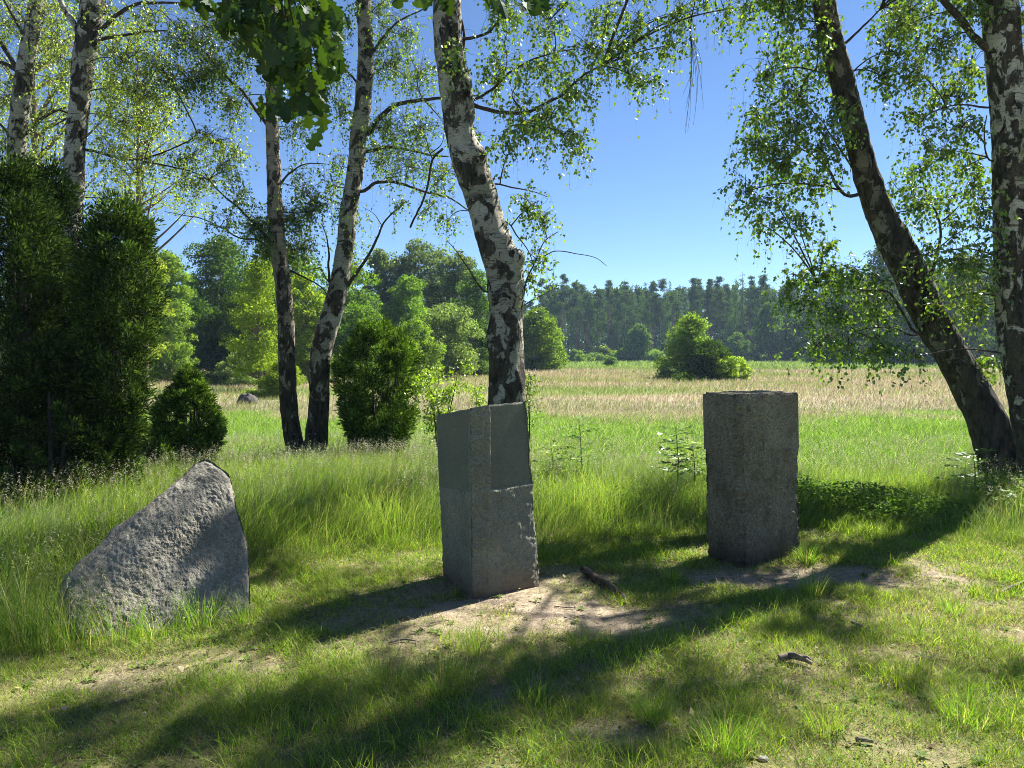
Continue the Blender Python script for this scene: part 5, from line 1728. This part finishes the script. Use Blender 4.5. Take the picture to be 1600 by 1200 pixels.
def sapling(label, px, Y, top_py, wpx, seed, stems, n, cols, leafL=.05):
    gg = np.random.default_rng(seed)
    x = px2x(px, Y)
    top = at(px, top_py, Y)[2]
    w = wpx / F * Y
    org = np.array([x, Y, 0.0])
    tt = thing('sapling', org, label, 'sapling')
    m1, m2 = MB(), MB()
    tips = []
    for k in range(stems):
        e = np.array([x + gg.uniform(-.5, .5) * w, Y + gg.uniform(-.3, .3) * w, top * gg.uniform(.75, 1)])
        S = spline(np.array([[x + gg.normal() * .06, Y, -.05], [x * .6 + e[0] * .4 + gg.normal() * .04, Y, e[2] * .5], e]), .08)
        branch_mesh(m1, S, np.linspace(.014, .003, len(S)), seed + k, 6)
        for q in range(7):
            s = S[int(len(S) * (.35 + .6 * q / 7))]
            d = unit(np.array([gg.normal(), gg.normal(), .7])) * gg.uniform(.15, .35)
            tk = np.linspace(0, 1, 5)[:, None]
            B_ = s + d * tk + np.array([0, 0, -.08]) * tk ** 2
            tubes(m1, B_[None], np.linspace(.004, .0015, 5)[None], 4)
            tips.append(B_)
    tips = np.array(tips)
    k = gg.integers(0, len(tips), n)
    i = gg.integers(1, 5, n)
    p = tips[k, i] + gg.normal(size=(n, 3)) * .045
    leaves(m2, p, rdir(n, gg) + [0, 0, -.3], rdir(n, gg), leafL * gg.uniform(.6, 1.2, n), leafL * .66 * gg.uniform(.7, 1.2, n), leafcol(n, cols, .2, gg))
    m1.build('stem', M_twig, tt, smooth=True, origin=org)
    m2.build('foliage', M_leaf, tt, origin=org)


sapling('thin stemmed sapling with bright yellow green leaves left of the leaning pillar', 690, 11.0, 545, 75, 720, 5, 1900, G_yel, .05)
sapling('small bright sapling just left of the crooked birch stem', 748, 11.5, 590, 34, 721, 3, 500, G_yel, .05)
sapling('small bright green sapling on the right side of the crooked birch stem', 826, 12.5, 560, 22, 722, 3, 420, G_bir, .05)


# dead wood ------------------------------------------------------------
def stick(label, pts, r, name='stick', mat=M_dead, group=None, side=()):
    P = []
    for px, py, dz in pts:
        q = gnd(px, py)
        P.append([q[0], q[1], float(H(q[0], q[1])) + dz])
    P = spline(np.array(P, float), .02)
    m1 = MB()
    c = P.mean(0)
    rr = r * (1 - .55 * np.linspace(-.2, 1, len(P)) ** 2)
    Pn = P + np.stack([fbm(P * 14 + k, 2, 5 + k) for k in range(3)], -1) * r * .5 * np.array([1, 1, .3])
    T_, N2, B2 = frames(Pn)
    tube(m1, Pn, rr * .96, 12, lambda V, r_, a: r_ * .25 * fbm(V * 50, 2, 3))
    q = Pn[0]
    m1.quads(np.vstack([q + (N2[0] * math.cos(a) + B2[0] * math.sin(a)) * rr[0] for a in np.linspace(0, 6.28, 13)[:-1]] + [q]), np.array([[i, (i + 1) % 12, 12] for i in range(12)]))
    for (i0, ang, L, rs) in side:
        k = int(i0 * (len(Pn) - 1))
        e = Pn[k] + np.array([math.cos(ang), math.sin(ang), .25]) * L
        branch_mesh(m1, spline(np.array([Pn[k], (Pn[k] + e) / 2 + [0, 0, .01], e]), .02), np.linspace(rs, rs * .4, len(spline(np.array([Pn[k], (Pn[k] + e) / 2 + [0, 0, .01], e]), .02))), 3, 6)
    o = m1.build(name, mat, smooth=True, origin=(c[0], c[1], 0))
    tag(o, label, 'root' if name == 'root' else 'stick', group)


M_root = plain_bark('root_bark', (0.03, 0.024, 0.018), (0.10, 0.08, 0.06), 22)
stick('dark gnarled root lying in the turf between the two upright stones', [(915, 893, .012), (928, 906, .022), (944, 918, .03), (958, 928, .034), (972, 940, .026), (978, 947, .008)], .030, 'root', M_root, side=((.3, 2.6, .10, .009), (.6, -.6, .06, .008)))
sg_ = 'dead sticks lying on the turf'
stick('broken pale chunk of branch lying in the turf in front of the brown block', [(1218, 1044, .022), (1236, 1043, .03), (1254, 1046, .028), (1268, 1050, .02)], .019, side=((.35, -.9, .07, .012), (.7, -1.2, .05, .010)), group=sg_)
stick('short flat stick on the turf right of the broken chunk', [(1332, 982, .018), (1348, 992, .024), (1364, 999, .018)], .010, group=sg_)
stick('thin grey stick along the bottom right turf', [(1212, 1160, .012), (1240, 1160, .014)], .006, group=sg_)
stick('small dark stick near the bottom edge', [(1336, 1168, .014), (1352, 1170, .016), (1364, 1171, .012)], .010, group=sg_)
stick('pale bent twig near the middle of the turf', [(658, 992, .01), (676, 982, .014), (702, 977, .012)], .005, group=sg_)
stick('thin dark twig across the bare soil before the leaning pillar', [(866, 952, .006), (892, 955, .010), (920, 950, .008)], .0035, group=sg_)
stick('curved twig on the bare soil', [(884, 975, .006), (905, 969, .01), (922, 966, .006)], .003, group=sg_)
stick('pale stick at the right edge of the sunny turf', [(1562, 930, .015), (1585, 921, .02), (1610, 910, .015)], .011, group=sg_)
stick('short twig in the turf under the middle stone shadow', [(607, 1016, .01), (630, 1012, .014), (655, 1014, .012)], .006, group=sg_)
# small stones
M_peb = granite('pebble', (0.22, 0.2, 0.18), (0.34, 0.32, 0.29), (0.12, 0.11, 0.1), (0.4, 0.4, 0.38), .5, .004)


def pebble(label, px, py, s, seed):
    gg = np.random.default_rng(seed)
    nu, nv = 18, 12
    U, Vv = np.meshgrid(np.linspace(0, 2 * math.pi, nu, endpoint=False), np.linspace(0.03, math.pi - 0.03, nv))
    D = np.stack([np.cos(U) * np.sin(Vv), np.sin(U) * np.sin(Vv), np.cos(Vv)], -1)
    P = D * (1 + .3 * fbm(D * 1.8 + seed, 2, seed))[..., None] * np.array([s, s * .7, s * .5])
    i = np.arange(nv - 1)[:, None] * nu
    j = np.arange(nu)[None, :]
    m1 = MB()
    m1.quads(P.reshape(-1, 3), np.stack([i + j, i + nu + j, i + nu + (j + 1) % nu, i + (j + 1) % nu], -1).reshape(-1, 4))
    o = m1.build('stone', M_peb, smooth=True)
    q = gnd(px, py)
    o.location = (q[0], q[1], float(H(q[0], q[1])) + s * .25)
    tag(o, label, 'stone', 'small loose stones in the turf')


pebble('pale fist sized stone at the bottom edge left of the tall thin tuft', 1192, 1192, .022, 1)
pebble('small pale stone in the shaded turf before the brown block', 1185, 1014, .024, 2)
pebble('tiny stone on the bare soil by the brown block', 1206, 903, .012, 3)
pebble('tiny dark stone on the sunlit bare soil', 884, 970, .010, 4)

# dead stick hanging in the branches between the two middle birches
m1 = MB()
P = spline(np.array([at(692, 232, 10.4), at(676, 250, 10.4), at(668, 290, 10.4), at(662, 310, 10.4), at(650, 335, 10.4), at(641, 355, 10.4)]), .05)
branch_mesh(m1, P, np.linspace(.016, .014, len(P)), 9, 8)
branch_mesh(m1, spline(np.array([at(676, 250, 10.4), at(672, 238, 10.4), at(665, 230, 10.4)]), .03), np.linspace(.010, .004, len(spline(np.array([at(676, 250, 10.4), at(672, 238, 10.4), at(665, 230, 10.4)]), .03))), 9, 6)
tag(m1.build('stick', M_twig, smooth=True, origin=tuple(P[0])), 'dead stick dangling from the branches between the two middle birches', 'stick')

m1 = MB()
top_ = at(1078, 56, 8.6)
lst = [spline(np.array([at(1092, -20, 8.6), at(1082, 20, 8.6), top_]), .05)]
branch_mesh(m1, lst[0], np.linspace(.010, .005, len(lst[0])), 4, 6)
tw_ = []
for k in range(11):
    e = at(1062 + 38 * g.uniform(), 120 + 95 * g.uniform(), 8.6 + g.normal() * .1)
    md_ = top_ * .45 + e * .55 + np.array([g.uniform(.02, .12), 0, .05])
    t__ = np.linspace(0, 1, 12)[:, None]
    c_ = (1 - t__) ** 2 * top_ + 2 * t__ * (1 - t__) * md_ + t__ ** 2 * e + np.cumsum(g.normal(size=(12, 3)), 0) * .004
    tw_.append(c_)
tubes(m1, np.array(tw_), np.linspace(.0028, .0012, 12)[None] * np.ones((11, 1)), 4)
tag(m1.build('twig_cluster', M_twig, smooth=True, origin=tuple(top_)), 'bare leafless twigs hanging against the open sky near the top', 'twigs')

# tall bare dead stem at the edge of the far forest
for px, Y, tp, lab in ((881, 134, 485, 'bare pale dead trunk at the left edge of the far forest'), (908, 136, 480, 'second bare pale trunk right of the dead one at the far forest edge')):
    x = px2x(px, Y)
    tz_ = at(px, tp, Y)[2]
    m1 = MB()
    S = spline(np.array([(x, Y, -.2), (x + .1, Y, tz_ * .5), (x + .3, Y, tz_)]), .6)
    branch_mesh(m1, S, np.linspace(.17, .07, len(S)), 5, 8)
    tag(m1.build('dead_tree', M_farbark, smooth=True, origin=(x, Y, 0)), lab, 'tree', 'bare trunks at the far forest edge')

# ------------------------------------------------------------------ haze
HAZE = 0.00035
if HAZE > 0:
    mb = MB()
    a, b_, c_ = 905, 1420, 24
    V = np.array([(sx * a, y_, z_) for z_ in (-1.0, c_) for sx, y_ in ((-1, -66), (1, -66), (1, b_), (-1, b_))], float)
    mb.quads(V, np.array([(0, 3, 2, 1), (4, 5, 6, 7), (0, 1, 5, 4), (1, 2, 6, 5), (2, 3, 7, 6), (3, 0, 4, 7)]))
    m, t = nt('haze')
    pv = N_(t, 'VolumePrincipled')
    pv.inputs['Color'].default_value = (0.50, 0.72, 1.0, 1)
    pv.inputs['Density'].default_value = HAZE
    pv.inputs['Anisotropy'].default_value = 0.2
    o = N_(t, 'OutputMaterial')
    t.links.new(pv.outputs[0], o.inputs['Volume'])
    hz = mb.build('haze', m)
    tag(hz, kind='stuff')
